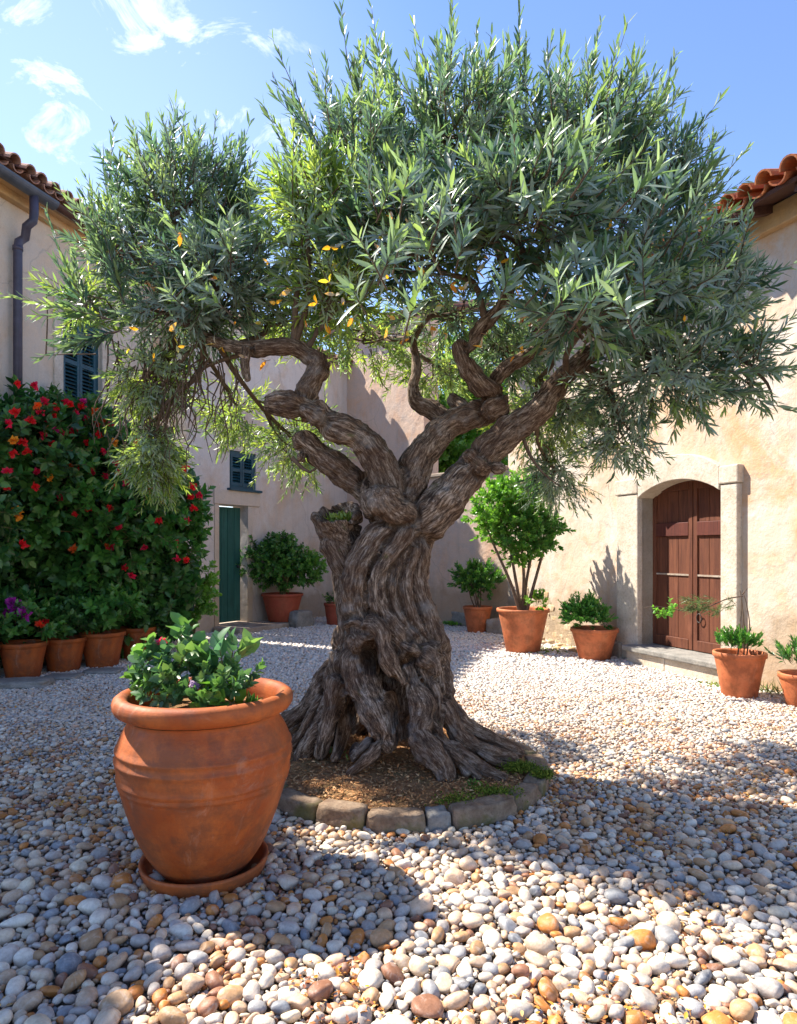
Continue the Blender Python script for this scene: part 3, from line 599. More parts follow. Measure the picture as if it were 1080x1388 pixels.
def ongr():
    while True:
        y = R.uniform(1.7, 7); x = R.uniform(-.6*y, .6*y)
        if noise.noise(Vector((x*2.3, y*2.3, 9))) > .18 and (x-TC.x)**2+(y-TC.y)**2 > .8: return (x, y, R.uniform(.012, .035))
p = strew(6500, ongr, .018, .24, .004, ((.45, .20, .05), (.30, .11, .04), (.5, .30, .12), (.25, .10, .06), (.55, .27, .04)))
o = link('fallen_leaves', npmesh('fallen_leaves', p[0], p[1], p[3], p[2]), None, None, [M['straw']]); tag(o, kind='stuff'); o['label'] = 'small dry orange leaves scattered between the pebbles'
an = -math.pi*1.12; k = 0; rr = random.Random(12); widths = []
names = ['long dark', 'squat brown', 'small grey', 'wide brown', 'mossy brown', 'chipped dark']
while an < math.pi*.86:
    wd = rr.choice([.29, .34, .38, .12, .26, .36]); da = wd/TR; m = MB(); c = an+da/2; ht = rr.uniform(.05, .056)
    # a block bent along the ring
    nx, ny, nz = 9, 4, 5; vs = []
    import bmesh
    bm = bmesh.new(); bmesh.ops.create_cube(bm, size=2); bmesh.ops.subdivide_edges(bm, edges=bm.edges[:], cuts=5, use_grid_fill=True)
    hw = da/2-.004; seed = rr.random()*50; dr_ = rr.uniform(-.012, .012); zt = rr.uniform(-.008, .01)
    for v in bm.verts:
        x, y, z = v.co; rnd = 1-.10*(abs(x)**6+abs(y)**6)*(.3+.7*max(0, z)); rj = noise.fractal(Vector((x*wd*8+seed, y, z)), 1, 2, 4)
        a_ = c+x*hw*(1-.06*max(0, z)**2-.05*abs(y)**4); r_ = TR+dr_+y*.062*rnd+rj*.010; vs.append((TC.x+math.cos(a_)*r_, TC.y+math.sin(a_)*r_, .052+z*(ht)*(1-.05*(abs(x)**8+abs(y)**6))+rj*.012+zt))
    m.add(vs, [[q_.index for q_ in f.verts] for f in bm.faces], True); bm.free()
    base = (TC.x+math.cos(c)*TR, TC.y+math.sin(c)*TR, 0)
    pxx = CX+F*base[0]/base[1]
    o = m.build('edging_stone', M['grey'] if wd < .15 else M['edge'], None, base)
    fb = 'front' if base[1] < TC.y-.25 else ('side' if base[1] < TC.y+.25 else 'back')
    rel = 'below the roots' if abs(pxx-560) < 60 else ('right of the roots' if pxx > 560 else 'towards the big jar')
    tag(o, f"{'small grey' if wd < .15 else names[k % 6] if wd > .15 else 'brown'} kerb stone {rel} at the {fb} of the soil ring", 'kerb stone', 'edging stones round the olive tree'); widths.append(o)
    an += da; k += 1
vis = sorted([o for o in widths if o.location.y < TC.y+.35], key=lambda o: o.location.x/o.location.y)
ords = ['first', 'second', 'third', 'fourth', 'fifth', 'sixth', 'seventh', 'eighth', 'ninth', 'tenth', 'eleventh', 'twelfth', 'thirteenth', 'fourteenth', 'fifteenth', 'sixteenth']
for k, o in enumerate(reversed(vis)):
    small = 'small grey' if M['grey'].name in [m.name for m in o.data.materials] else ['dark brown', 'mossy brown', 'weathered brown'][k % 3]
    o['label'] = f"{small} kerb stone of the soil ring, {ords[k]} from the right"
for o in widths:
    if o not in vis: o['label'] = 'dark kerb stone on the far side of the soil ring behind the trunk'
# moss and little weeds on the bed
def tuft(px, py, n, L, pal, ratio, name, label, cat, group=None, z=.1, spread=.04, up=.9):
    p = G(px, py, z); base = np.array(p); ps = base+NR.normal(0, spread, (n, 3))*np.array([1, 1, 0]); d = nrm(NR.normal(0, .6, (n, 3))*np.array([1, 1, .5])+np.array([0, 0, up]))
    A = leaves(ps, d, nrm(np.array([0, 0, 1.])+NR.normal(0, .5, (n, 3))), L*(.6+.7*NR.random(n)), L*ratio*(.7+.6*NR.random(n)), np.array(pal)[NR.integers(0, len(pal), n)]*(.7+.6*NR.random((n, 1))), curl=.5)
    o = link(name, npmesh(name, A[0], A[1], A[3], A[2]), None, p, [M['gleaf']]); return tag(o, label, cat, group)
GR = [(.12, .30, .03), (.18, .36, .04), (.09, .22, .03)]
wg = 'small weeds on the soil ring'
tuft(456, 1030, 26, .06, GR, .13, 'weed', 'spiky bright green weed on the soil between the left roots', 'weed', wg)
tuft(520, 1054, 60, .028, GR, .35, 'weed', 'low leafy green weed in front of the middle root', 'weed', wg, spread=.022)
tuft(535, 1052, 40, .022, GR, .4, 'weed', 'tiny green weed just right of the low weed by the middle root', 'weed', wg, spread=.02)
tuft(638, 1063, 90, .022, GR, .4, 'weed', 'flat green weed beside the toe of the right front root', 'weed', wg, spread=.03)
tuft(652, 1028, 24, .035, GR, .3, 'weed', 'small upright weed between the right roots', 'weed', wg, z=.12, spread=.015)
def mosspatch(px, py, z, sx, n, label, name='moss'):
    p = G(px, py, z); ps = np.array(p)+NR.normal(0, 1, (n, 3))*np.array([sx, sx*.6, .012]); d = nrm(NR.normal(0, .6, (n, 3))+np.array([0, 0, .8]))
    A = leaves(ps, d, NR.normal(size=(n, 3)), .011*(.6+.8*NR.random(n)), .004*np.ones(n), np.array([(.13, .17, .02), (.20, .22, .03), (.08, .12, .015)])[NR.integers(0, 3, n)]); o = link(name, npmesh(name, A[0], A[1], A[3], A[2]), None, p, [M['moss']]); tag(o, kind='stuff'); o['label'] = label
mosspatch(705, 1040, .13, .05, 1600, 'moss on the right edge of the soil ring'); mosspatch(668, 1075, .10, .07, 1500, 'moss along the inner side of the right kerb'); mosspatch(620, 1086, .10, .06, 700, 'thin moss behind the front kerb'); mosspatch(735, 1050, .12, .03, 900, 'moss on the rightmost kerb stone')
# ---------------------------------------------------------------- the olive tree
OT = thing('olive_tree', (TC.x, TC.y, .1), 'old gnarled olive tree with twisted hollow trunk in the middle of the court', 'tree')
Y0 = 4.33
ST = []          # strands: list of (points, radii)
def strand(*pts):
    P_, r_ = [], []
    for q_ in pts:
        px, py, dy, rp = q_; Y = Y0+dy; P_.append(P(px, py, Y)); r_.append(rp/F*Y)
    return dense(P_, r_)
def dense(P_, r_, step=.03):
    out, rad = [], []; n = len(P_)
    for i in range(n-1):
        p0, p1, p2, p3 = P_[max(i-1, 0)], P_[i], P_[i+1], P_[min(i+2, n-1)]; m = max(2, int((p2-p1).length/step))
        for k in range(m):
            t = k/m; out.append(.5*((2*p1)+(p2-p0)*t+(2*p0-5*p1+4*p2-p3)*t*t+(3*p1-p0-3*p2+p3)*t**3)); rad.append(r_[i]+(r_[i+1]-r_[i])*t)
    out.append(P_[-1]); rad.append(r_[-1]); return out, rad
S_ = [
 strand((548, 690, .12, 36), (535, 740, .19, 34), (524, 800, .22, 34), (526, 860, .24, 36), (526, 920, .24, 36), (526, 980, .30, 28), (526, 1050, .30, 26)),
 strand((545, 692, -.04, 24), (524, 722, -.12, 25), (499, 752, -.17, 24), (485, 785, -.19, 22), (484, 820, -.20, 21), (492, 848, -.21, 23), (488, 868, -.22, 26)),
 strand((484, 862, -.18, 22), (486, 900, -.2, 24), (496, 935, -.25, 27), (512, 965, -.32, 27), (524, 995, -.38, 23), (528, 1015, -.4, 16)),
 strand((556, 702, -.10, 18), (543, 732, -.18, 18), (518, 765, -.23, 15), (509, 800, -.25, 13), (517, 832, -.25, 14), (534, 858, -.26, 17), (550, 878, -.25, 21)),
 strand((548, 742, -.17, 11), (533, 780, -.20, 11), (532, 812, -.20, 10), (543, 842, -.22, 12), (562, 866, -.22, 15)),
 strand((560, 745, -.15, 11), (549, 785, -.20, 9), (552, 815, -.21, 9), (562, 845, -.20, 12), (580, 870, -.18, 16)),
 strand((572, 708, -.04, 22), (563, 755, -.08, 16), (566, 800, -.11, 15), (577, 840, -.13, 18), (590, 875, -.15, 22), (594, 912, -.14, 21), (603, 948, -.14, 18), (628, 982, -.13, 16), (668, 1004, -.1, 13), (706, 1020, -.05, 10)),
 strand((566, 705, .12, 30), (552, 780, .14, 26), (558, 850, .15, 28), (578, 920, .18, 27), (600, 968, .24, 20), (655, 996, .3, 12)),
 strand((510, 760, .05, 28), (486, 820, .05, 26), (476, 870, .05, 26), (470, 910, .05, 28), (455, 950, .08, 28), (425, 985, .12, 20), (392, 1000, .15, 12)),
 strand((490, 855, -.27, 15), (503, 846, -.31, 14), (515, 858, -.34, 15), (521, 884, -.36, 14), (533, 908, -.36, 12), (545, 926, -.34, 9)),       # crossing root
 strand((478, 850, -.22, 17), (484, 846, -.26, 16), (496, 850, -.27, 12)),
 strand((560, 880, -.24, 18), (580, 892, -.26, 18), (588, 905, -.26, 14), (580, 922, -.24, 9)),
 strand((552, 905, -.26, 11), (560, 930, -.29, 14), (573, 955, -.32, 19), (573, 980, -.36, 21), (566, 995, -.40, 21), (583, 1018, -.46, 23), (600, 1040, -.50, 18), (606, 1056, -.53, 14)),
 strand((580, 975, -.34, 15), (602, 1005, -.38, 13), (640, 1035, -.42, 12), (684, 1055, -.46, 7)),
 strand((600, 960, -.24, 20), (625, 1000, -.28, 16), (660, 1020, -.26, 14), (700, 1030, -.2, 9)),
 strand((590, 1000, -.40, 10), (622, 1030, -.46, 10), (650, 1056, -.5, 7)),
 strand((470, 890, -.04, 26), (463, 925, -.08, 27), (450, 960, -.12, 25), (430, 995, -.14, 17), (412, 1020, -.12, 12), (404, 1034, -.12, 8)),
 strand((462, 905, .02, 24), (432, 942, .02, 20), (405, 968, .04, 14), (383, 984, .06, 9)),
 strand((458, 925, -.14, 20), (446, 965, -.18, 19), (438, 1000, -.2, 14), (433, 1026, -.2, 9)),
 strand((462, 935, .14, 20), (420, 960, .2, 15), (380, 976, .25, 9)),
 strand((470, 950, .0, 26), (450, 990, 0, 20), (400, 1012, .05, 9)),
 strand((520, 1002, -.42, 13), (505, 1022, -.46, 10), (487, 1038, -.45, 9), (472, 1050, -.44, 6)),
 strand((512, 995, -.36, 11), (490, 1014, -.36, 9), (474, 1030, -.32, 6)),
 strand((530, 960, .35, 30), (560, 1000, .5, 22), (600, 1020, .6, 10)), strand((520, 950, .35, 30), (480, 990, .5, 20), (450, 1000, .6, 10)),
 strand((545, 730, -.02, 22), (528, 790, -.04, 20), (534, 850, -.02, 22), (536, 900, .02, 24)),
 strand((484, 858, -.26, 18), (494, 868, -.29, 20), (500, 874, -.27, 14)), strand((546, 874, -.28, 14), (558, 880, -.29, 16)), strand((586, 880, -.2, 18), (596, 892, -.18, 17)),
 strand((664, 556, -.02, 20), (678, 548, -.02, 21)), strand((416, 556, -.17, 20), (432, 566, -.16, 22)), strand((640, 622, -.10, 20), (652, 634, -.13, 18)), strand((500, 655, .0, 16), (512, 690, -.1, 20)),
 strand((568, 720, .02, 14), (545, 750, -.14, 11), (512, 782, -.22, 9), (492, 815, -.23, 9), (500, 842, -.25, 11)),
 strand((540, 705, -.12, 12), (512, 735, -.17, 11), (480, 775, -.16, 11), (468, 815, -.10, 12), (472, 850, -.12, 13), (470, 880, -.1, 14)),
 strand((600, 890, -.17, 12), (596, 930, -.2, 13), (600, 965, -.24, 13), (622, 995, -.28, 11), (655, 1022, -.3, 9), (690, 1040, -.3, 6)),
 strand((575, 905, -.24, 11), (590, 945, -.28, 11), (594, 985, -.34, 11), (612, 1018, -.42, 10), (634, 1050, -.5, 7)),
 strand((486, 900, -.24, 11), (478, 940, -.22, 12), (466, 975, -.22, 12), (462, 1010, -.26, 10), (452, 1030, -.26, 7)),
 strand((452, 930, -.1, 12), (428, 962, -.12, 11), (412, 990, -.1, 9), (392, 1012, -.06, 6)),
 # limbs
 strand((540, 700, -.05, 30), (528, 660, -.06, 28), (508, 618, -.08, 25), (486, 592, -.1, 23), (450, 577, -.12, 22), (424, 560, -.14, 23), (400, 550, -.16, 20), (378, 546, -.18, 18), (364, 546, -.19, 16)),
 strand((418, 560, -.12, 21), (413, 535, -.1, 18), (424, 512, -.08, 16), (433, 496, -.06, 17), (420, 483, -.04, 14), (398, 471, -.03, 13), (365, 470, -.03, 12), (330, 472, .06, 11), (290, 462, .16, 9), (255, 440, .25, 7)),
 strand((433, 496, -.06, 11), (446, 494, -.08, 8)),
 strand((335, 474, -.03, 8), (332, 495, -.06, 7), (336, 515, -.08, 6)),
 strand((530, 700, .06, 26), (505, 672, .06, 22), (470, 645, .05, 20), (440, 622, .03, 19), (418, 604, .02, 17), (407, 594, .02, 15)),
 strand((412, 612, 0, 9), (408, 622, -.03, 7)),
 strand((548, 700, 0, 30), (552, 660, 0, 26), (572, 615, .02, 22), (600, 582, .04, 20), (632, 566, .05, 20), (660, 556, .03, 21), (674, 543, 0, 19), (655, 524, -.04, 17), (638, 505, -.07, 16), (628, 482, -.1, 15), (622, 466, -.1, 14)),
 strand((632, 478, -.1, 12), (648, 450, -.12, 10), (678, 415, -.14, 9), (692, 385, -.1, 8), (680, 350, -.05, 7), (668, 310, 0, 6), (655, 250, .05, 5)),
 strand((660, 530, .0, 13), (685, 500, .04, 11), (715, 482, .08, 10), (760, 455, .1, 8), (800, 410, .12, 7), (830, 340, .12, 5)),
 strand((562, 712, -.02, 34), (592, 690, -.04, 30), (622, 656, -.06, 27), (655, 618, -.06, 25), (690, 586, -.05, 21), (722, 562, -.04, 19), (745, 535, -.04, 17), (768, 508, -.04, 15), (800, 480, -.02, 13), (850, 450, 0, 10), (900, 420, .05, 8), (945, 380, .1, 5)),
 strand((648, 630, -.1, 16), (668, 633, -.14, 12), (682, 635, -.17, 8)),
 strand((606, 572, .14, 16), (585, 556, .2, 13), (566, 546, .24, 12), (560, 525, .26, 9), (565, 500, .28, 7), (560, 460, .3, 5)),
 strand((628, 556, .14, 12), (612, 540, .2, 8)),
 strand((548, 700, -.14, 22), (530, 690, -.2, 23), (517, 676, -.26, 20), (510, 664, -.30, 15)),             # burl
 strand((556, 700, -.02, 18), (548, 665, -.04, 18), (545, 640, -.04, 14)),
 strand((490, 800, .02, 18), (476, 772, .0, 22), (462, 748, -.02, 24), (455, 735, -.02, 24)),                # neck of the hollow stump
 strand((458, 745, .02, 11), (459, 790, .04, 8), (464, 840, .06, 8)),
]
mb = MB()
for si_, (P_, r_) in enumerate(S_):
    r_ = [x*(.85 if p_.z > 1.75 else .97 if p_.z > .75 else .88 if p_.z > .5 else .80) for x, p_ in zip(r_, P_)] if si_ else r_
    P2 = [P_[0]-(P_[1]-P_[0]).normalized()*r_[0]*.4]+P_+[P_[-1]+(P_[-1]-P_[-2]).normalized()*r_[-1]*.4]; r2 = [r_[0]*.6]+r_+[r_[-1]*.6]
    mb.tube(P2, [max(.008, r*(1+.10*noise.noise(Vector((i*.35, len(P_)*.7, 2))))) for i, r in enumerate(r2)], 16)
cp = P(461, 706, Y0-.03)
cupT = Matrix.Translation(cp) @ Matrix.Rotation(-.10, 4, 'Y') @ Matrix.Rotation(.42, 4, 'X'); tm = MB()
tm.lathe([(.0, -.20), (.08, -.19), (.125, -.10), (.148, 0), (.150, .045), (.138, .055), (.122, .03), (.10, -.02), (.05, -.05), (.0, -.055)], (0, 0, 0), 28, .35)
mb.add([cupT @ Vector(v) for v in tm.v], tm.f, True)
me = mb.mesh('trunk_raw'); tmp = bpy.data.objects.new('trunk_raw', me); col.objects.link(tmp)
rm = tmp.modifiers.new('r', 'REMESH'); rm.mode = 'VOXEL'; rm.voxel_size = .0075; rm.use_smooth_shade = True
smd = tmp.modifiers.new('s', 'SMOOTH'); smd.iterations = 4; smd.factor = .5
dg = bpy.context.evaluated_depsgraph_get(); me2 = bpy.data.meshes.new_from_object(tmp.evaluated_get(dg)); bpy.data.objects.remove(tmp)
# grain coordinates: local frame of the nearest strand
kd_pts = []
for si, (P_, r_) in enumerate(S_):
    u = (P_[1]-P_[0]).orthogonal().normalized(); s = si*3.7
    for i, p in enumerate(P_):
        t = (P_[min(i+1, len(P_)-1)]-P_[max(i-1, 0)]).normalized(); u = (u-t*u.dot(t)).normalized(); kd_pts.append((p, t, u, t.cross(u), s, r_[i], si)); s += (P_[min(i+1, len(P_)-1)]-p).length
kd = kdtree.KDTree(len(kd_pts))
for i, k in enumerate(kd_pts): kd.insert(k[0], i)
kd.balance()
# hollows worn into the old trunk: centre, half width, half height, depth
CAV = [(501, 892, 15, 24, .20), (556, 892, 9, 9, .06), (534, 955, 14, 40, .26), (470, 990, 17, 48, .30), (547, 1000, 9, 34, .16)]
nv = len(me2.vertices); vn = [v.normal.copy() for v in me2.vertices]; cob = np.zeros((nv, 3), np.float32); newco = np.zeros((nv, 3), np.float32)
for i, v in enumerate(me2.vertices):
    best = None; second = 9
    near_ = kd.find_n(v.co, 70); es = {}
    for (c_, idx, dist) in near_:
        k = kd_pts[idx]; e = dist-k[5]
        if e < es.get(k[6], (9,))[0]: es[k[6]] = (e, k)
    od = sorted(es.values(), key=lambda q_: q_[0]); best = od[0]; second = od[1][0] if len(od) > 1 else 9
    crease = math.exp(-((second-best[0])/.016)**2) if best[0] > -.03 else 0
    k = best[1]; rel = v.co-k[0]; lc = Vector((rel.dot(k[2])+k[6]*5.1, rel.dot(k[3]), k[4]+rel.dot(k[1]))); cob[i] = lc
    tw = lc.z*2.2; x0 = rel.dot(k[2]); y0 = rel.dot(k[3]); gx = x0*math.cos(tw)-y0*math.sin(tw); gy = x0*math.sin(tw)+y0*math.cos(tw)
    q_ = Vector((gx*15+k[6]*9, gy*15, lc.z*2.6)); n1_ = 1-abs(noise.noise(q_))*2.2; n2_ = 1-abs(noise.noise(q_*2.3+Vector((5, 5, 5))))*2.2
    lump = noise.fractal(v.co*7, 1, 2, 3); sc_ = min(1, k[5]/.09); n3_ = 1-abs(noise.noise(q_*.45+Vector((1, 8, 2))))*2.6
    cav = 0
    if v.co.y < Y0+.02:
        vx = v.co.x/v.co.y*F+CX; vz = HY-(v.co.z-CH)/v.co.y*F
        for (a_, b_, rx_, ry_, dp) in CAV:
            q2 = ((vx-a_)/rx_)**2+((vz-b_)/ry_)**2
            if q2 < 1: cav = max(cav, dp*(1-q2)**.8)
    newco[i] = Vector((0, cav, 0))+v.co+vn[i]*(((n1_-.5)*.006+(n2_-.5)*.006+lump*.020+noise.fractal(v.co*17, 1, 2, 3)*.009+(n3_-.5)*.008-crease*.040+.007)*sc_)
me2.vertices.foreach_set('co', newco.ravel()); at = me2.attributes.new('barkco', 'FLOAT_VECTOR', 'POINT'); at.data.foreach_set('vector', cob.ravel()); me2.update()
me2.polygons.foreach_set('use_smooth', np.ones(len(me2.polygons), bool)); me2.materials.clear()
link('trunk', me2, OT, None, [M['bark']])
# moss & ferny tuft in the hollow stump
n = 240; ps = np.array(cp)+nrm(NR.normal(size=(n, 3)))*np.array([.10, .08, .02])*NR.random((n, 1))**.4+np.array([.02, 0, .01]); d = nrm(NR.normal(0, .6, (n, 3))+np.array([0, 0, .9]))
A = leaves(ps, d, NR.normal(size=(n, 3)), .035*(.5+NR.random(n)), .007*np.ones(n), np.array([(.2, .26, .03), (.3, .32, .04), (.14, .2, .03)])[NR.integers(0, 3, n)])
link('moss_tuft', npmesh('moss_tuft', A[0], A[1], A[3], A[2]), OT, None, [M['gleaf']])
# crown
OP = np.array([(.065, .120, .075), (.085, .145, .075), (.040, .085, .068), (.15, .22, .08), (.060, .12, .098), (.14, .20, .14), (.035, .075, .058), (.19, .26, .09), (.05, .10, .085)])
OY = np.array([(.24, .32, .05), (.18, .26, .06), (.12, .20, .06), (.30, .36, .07)])
BL = [ # px, py, Y, rx px, ry px, depth m, twigs, up, leaf range, palette
 (615, 205, 4.35, 135, 95, .65, 270, .8, (.06, .10), OP), (775, 218, 4.4, 125, 95, .65, 260, .8, (.06, .10), OP), (492, 245, 4.25, 90, 110, .6, 190, .8, (.06, .11), OP), (430, 290, 4.1, 75, 80, .4, 110, .7, (.06, .11), OY), (460, 400, 4.2, 75, 45, .35, 90, .3, (.06, .10), OY),
 (865, 290, 4.45, 100, 100, .65, 220, .7, (.06, .10), OP), (700, 300, 3.75, 140, 95, .5, 230, .5, (.07, .13), OP), (560, 320, 3.85, 110, 95, .45, 200, .5, (.07, .12), OP),
 (850, 395, 4.0, 130, 100, .6, 240, .3, (.06, .11), OP), (955, 415, 4.4, 75, 100, .55, 170, .3, (.06, .10), OP), (890, 510, 4.2, 105, 75, .5, 230, -.1, (.05, .09), OP),
 (790, 430, 3.55, 75, 45, .35, 60, .3, (.08, .13), OP), (440, 330, 4.3, 80, 90, .5, 190, .5, (.06, .11), OY), (620, 420, 4.6, 110, 40, .5, 130, .1, (.05, .09), OP),
 (690, 480, 5.1, 70, 45, .3, 150, 0, (.05, .09), OP), (1000, 500, 4.3, 60, 45, .3, 80, 0, (.05, .10), OP), (690, 260, 5.0, 220, 130, .45, 180, .6, (.06, .10), OP), (840, 590, 4.5, 70, 40, .3, 90, -.6, (.045, .08), OP),
 (250, 280, 4.3, 105, 95, .6, 280, .8, (.055, .10), OP), (180, 350, 4.35, 75, 80, .5, 190, .4, (.055, .09), OP), (300, 380, 4.1, 95, 80, .5, 250, .3, (.055, .10), OP),
 (325, 335, 4.5, 45, 70, .45, 90, .7, (.055, .10), OP), (250, 430, 4.25, 105, 45, .45, 180, -.1, (.05, .09), OP), (110, 410, 4.3, 45, 60, .35, 45, .2, (.05, .09), OY),
 (205, 510, 4.4, 62, 62, .35, 190, -.9, (.045, .08), OY), (210, 610, 4.45, 42, 68, .3, 200, -1.3, (.04, .075), OY), (400, 430, 4.9, 70, 60, .4, 150, .1, (.05, .09), OY),
 (405, 600, 5.7, 70, 65, .4, 200, -.6, (.045, .08), OY), (735, 560, 5.2, 75, 70, .4, 210, -.7, (.045, .08), OY), (750, 640, 5.3, 50, 50, .3, 120, -1, (.04, .075), OP),
 (490, 460, 5.3, 110, 50, .4, 170, .0, (.045, .08), OY), (600, 500, 5.6, 90, 50, .4, 110, -.4, (.045, .08), OY), (320, 560, 5.4, 60, 50, .3, 90, -.6, (.045, .08), OY), (780, 540, 4.8, 60, 40, .3, 70, -.7, (.045, .08), OP)]
packs = []; br = MB(); limb_nodes = [Vector(k[0]) for k in kd_pts if k[0].z > 2.0]
for (px, py, Y, rx, ry, dep, n, up, Lr_, pal) in BL:
    if px < 350 and Y < 5: Y += .32; dep *= .8
    c = P(px, py, Y); r = (max(.08, rx/F*Y-.15), max(.1, dep-.1), max(.08, (ry/F*Y-.17)*(.82 if py < 330 else 1))); pp, dd = blob(c, r, int(n*.74), .42, max(up, 0), 1.0, max(-up, 0))
    packs.append(twigs(pp, dd,   .13+.20*NR.random(len(pp)), 20, (Lr_[0]*1.12, Lr_[1]*1.18), .088, (62, 22), pal, .3, .3, .1, (.20, .29, .10), .93))
    # boughs feeding the clump
    near = min(limb_nodes, key=lambda p: (p-c).length); k = 2
    if (near-c).length < 2.2:
        nodes = [near]
        for t in (.35, .7, 1.0): nodes.append(near.lerp(c, t)+Vector((R.uniform(-.09, .09), R.uniform(-.09, .09), R.uniform(-.02, .10))))
        P_, r_ = dense(nodes, [.024, .018, .014, .007], .06); br.tube(P_, r_, 7, False)
        ctr = P_[len(P_)//2:]
        for k in range(int(n/14)):
            s = R.choice(ctr); e = Vector(pp[R.randrange(len(pp))]); m_ = s.lerp(e, .5)+Vector((R.uniform(-.08, .08), R.uniform(-.08, .08), R.uniform(-.08, .05))); P_, r_ = dense([s, m_, e], [.008, .006, .003], .07); br.tube(P_, r_, 5, False)
# rosettes of larger leaves facing the viewer, and shoots that break the outline
shoots = [(150, 190), (203, 168), (250, 160), (325, 190), (290, 175), (118, 255), (140, 300), (385, 85), (372, 180), (420, 100), (460, 50), (500, 38), (520, 75), (605, 22), (575, 60), (560, 95), (645, 55), (700, 28), (690, 60), (735, 95), (762, 62), (806, 48), (785, 100), (838, 78), (870, 105), (914, 90), (895, 140), (948, 178), (925, 200), (997, 205), (965, 225), (1008, 300), (1050, 372), (1074, 460), (1062, 545), (1045, 430), (65, 320), (45, 410), (75, 385), (60, 480), (440, 110), (660, 90), (480, 95), (850, 130), (230, 190), (345, 220), (180, 230)]
cen = {0: (250, 360), 1: (680, 330)}
ps, ds, Ts = [], [], []
for (px, py) in shoots:
    c = (210, 420) if px < 350 else (690, 420); Y = 4.2+R.uniform(-.3, .35)+(.35 if px < 350 else 0); tip = P(px, py, Y); cc = P(c[0], c[1], 4.3); d = (tip-cc).normalized(); d = (d*.9+Vector((0, 0, .75 if py < 330 else .15))+Vector((R.uniform(-.15, .15), R.uniform(-.2, .1), 0))).normalized()
    for rep in range(5):
        dd_ = (d+Vector((R.gauss(0, .16), R.gauss(0, .16), R.gauss(0, .08)))*(rep > 0)).normalized(); T_ = R.uniform(.42, .58)*(1 if rep == 0 else .75); ps.append(tip-d*.42*(1 if rep == 0 else 1.25)); ds.append(dd_); Ts.append(T_)
packs.append(twigs(np.array(ps), np.array(ds), np.array(Ts), 20, (.075, .12), .10, (42, 14), OP, .12, .25, .1, (.24, .33, .12), .95))
pp, dd = [], []
for k in range(34):
    px, py = R.uniform(480, 930), R.uniform(250, 470)
    if k > 26: px, py = R.uniform(180, 340), R.uniform(300, 430)
    pp.append(P(px, py, R.uniform(3.05, 3.4) if k <= 26 else 4.0)); dd.append(Vector((R.uniform(-.5, .5), -.55, R.uniform(.1, .9))))
packs.append(twigs(np.array(pp), np.array(dd), .16+.14*NR.random(34), 16, (.10, .15), .10, (75, 30), np.array([(.10, .17, .08), (.13, .20, .07), (.09, .15, .10)]), .2, .25, .3, (.30, .38, .14)))
# turning yellow/orange leaves among the crown
n = 86; ps = [P(R.gauss(560, 170), R.uniform(300, 470), R.uniform(3.4, 3.9)) for _ in range(40)]+[P(R.gauss(640, 190), R.uniform(330, 490), R.uniform(3.5, 3.9)) for _ in range(34)]+[P(R.uniform(160, 340), R.uniform(440, 490), 4.0) for _ in range(12)]
packs.append(twigs(np.array(ps), NR.normal(size=(n, 3)), .05, 2, (.04, .065), .2, (60, 30), np.array([(.65, .32, .02), (.6, .22, .02), (.5, .38, .04)]), .2, .3))
foliage('crown', packs, M['leaf'], OT, M['twig'], 'twigs', None)
# hanging dark twigs of the left drape
for k in range(70):
    x = R.gauss(220, 34); a0 = P(x+R.uniform(-30, 60), R.uniform(455, 520), 4.65+R.uniform(-.12, .15)); L_ = R.uniform(.25, .75); pts = [a0]
    for j in range(6): pts.append(pts[-1]+Vector((R.gauss(-.01, .035), R.gauss(0, .03), -L_/6)))
    P_, r_ = dense(pts, [.006, .0055, .005, .0045, .004, .003, .002], .05); br.tube(P_, r_, 5, False)
for pts in ([(290, 465), (262, 470), (240, 492), (205, 512), (172, 524), (158, 545)], [(255, 478), (222, 520), (205, 560), (200, 600)], [(330, 480), (275, 500), (262, 540), (255, 580)], [(700, 560), (715, 610), (735, 640), (760, 660)], [(790, 490), (830, 540), (850, 580), (890, 600)], [(890, 430), (950, 480), (1000, 510), (1040, 540)], [(1000, 480), (1040, 520), (1048, 550)], [(395, 620), (420, 640), (440, 620)], [(130, 480), (90, 480), (62, 482)], [(62, 482), (64, 430), (62, 390)]):
    yb = 4.6 if pts[0][0] < 350 else 4.3; P_, r_ = dense([P(x, y, yb+.03*i) for i, (x, y) in enumerate(pts)], list(np.linspace(.016 if pts[0][0] > 150 else .006, .003, len(pts))), .04); br.tube(P_, r_, 7, False)
o = br.build('boughs', M['twig'], OT)
# ---------------------------------------------------------------- pots and plants
def potprof(rt, rb, h, th=.022, rim=.05):
    return [(0, .0), (rb*.92, 0), (rb, .012), (rb+(rt-rb)*.86*.5, h*.5), (rt*.93, h-rim-.012), (rt*.94, h-rim), (rt, h-rim+.006), (rt*1.0, h-.008), (rt*.985, h), (rt-th, h), (rt-th-.01, h-.02), (rt-th-.02, h-.10), (0, h-.10)]
def pot(c, rt, rb, h, mat, label, cat='potted plant', name='potted_plant', group=None, tilt=0):
    T_ = thing(name, c, label, cat, group); m = MB(); m.lathe(potprof(rt, rb, h)[:-1], c, 40, .012); m.build('pot', mat, T_)
    m = MB(); n = 28; prof = [(rt-.035, h-.055), (rt*.6, h-.045), (rt*.3, h-.035), (.005, h-.03)]; m.lathe(prof, c, n, .03); m.build('soil', M['soil'], T_); return T_
BG = np.array([(.03, .13, .025), (.045, .17, .03), (.02, .10, .025), (.06, .20, .035)])
DG = np.array([(.014, .062, .020), (.022, .088, .024), (.010, .045, .018), (.036, .13, .028), (.018, .07, .035)])
LG = np.array([(.12, .30, .03), (.16, .34, .04), (.09, .25, .03)])
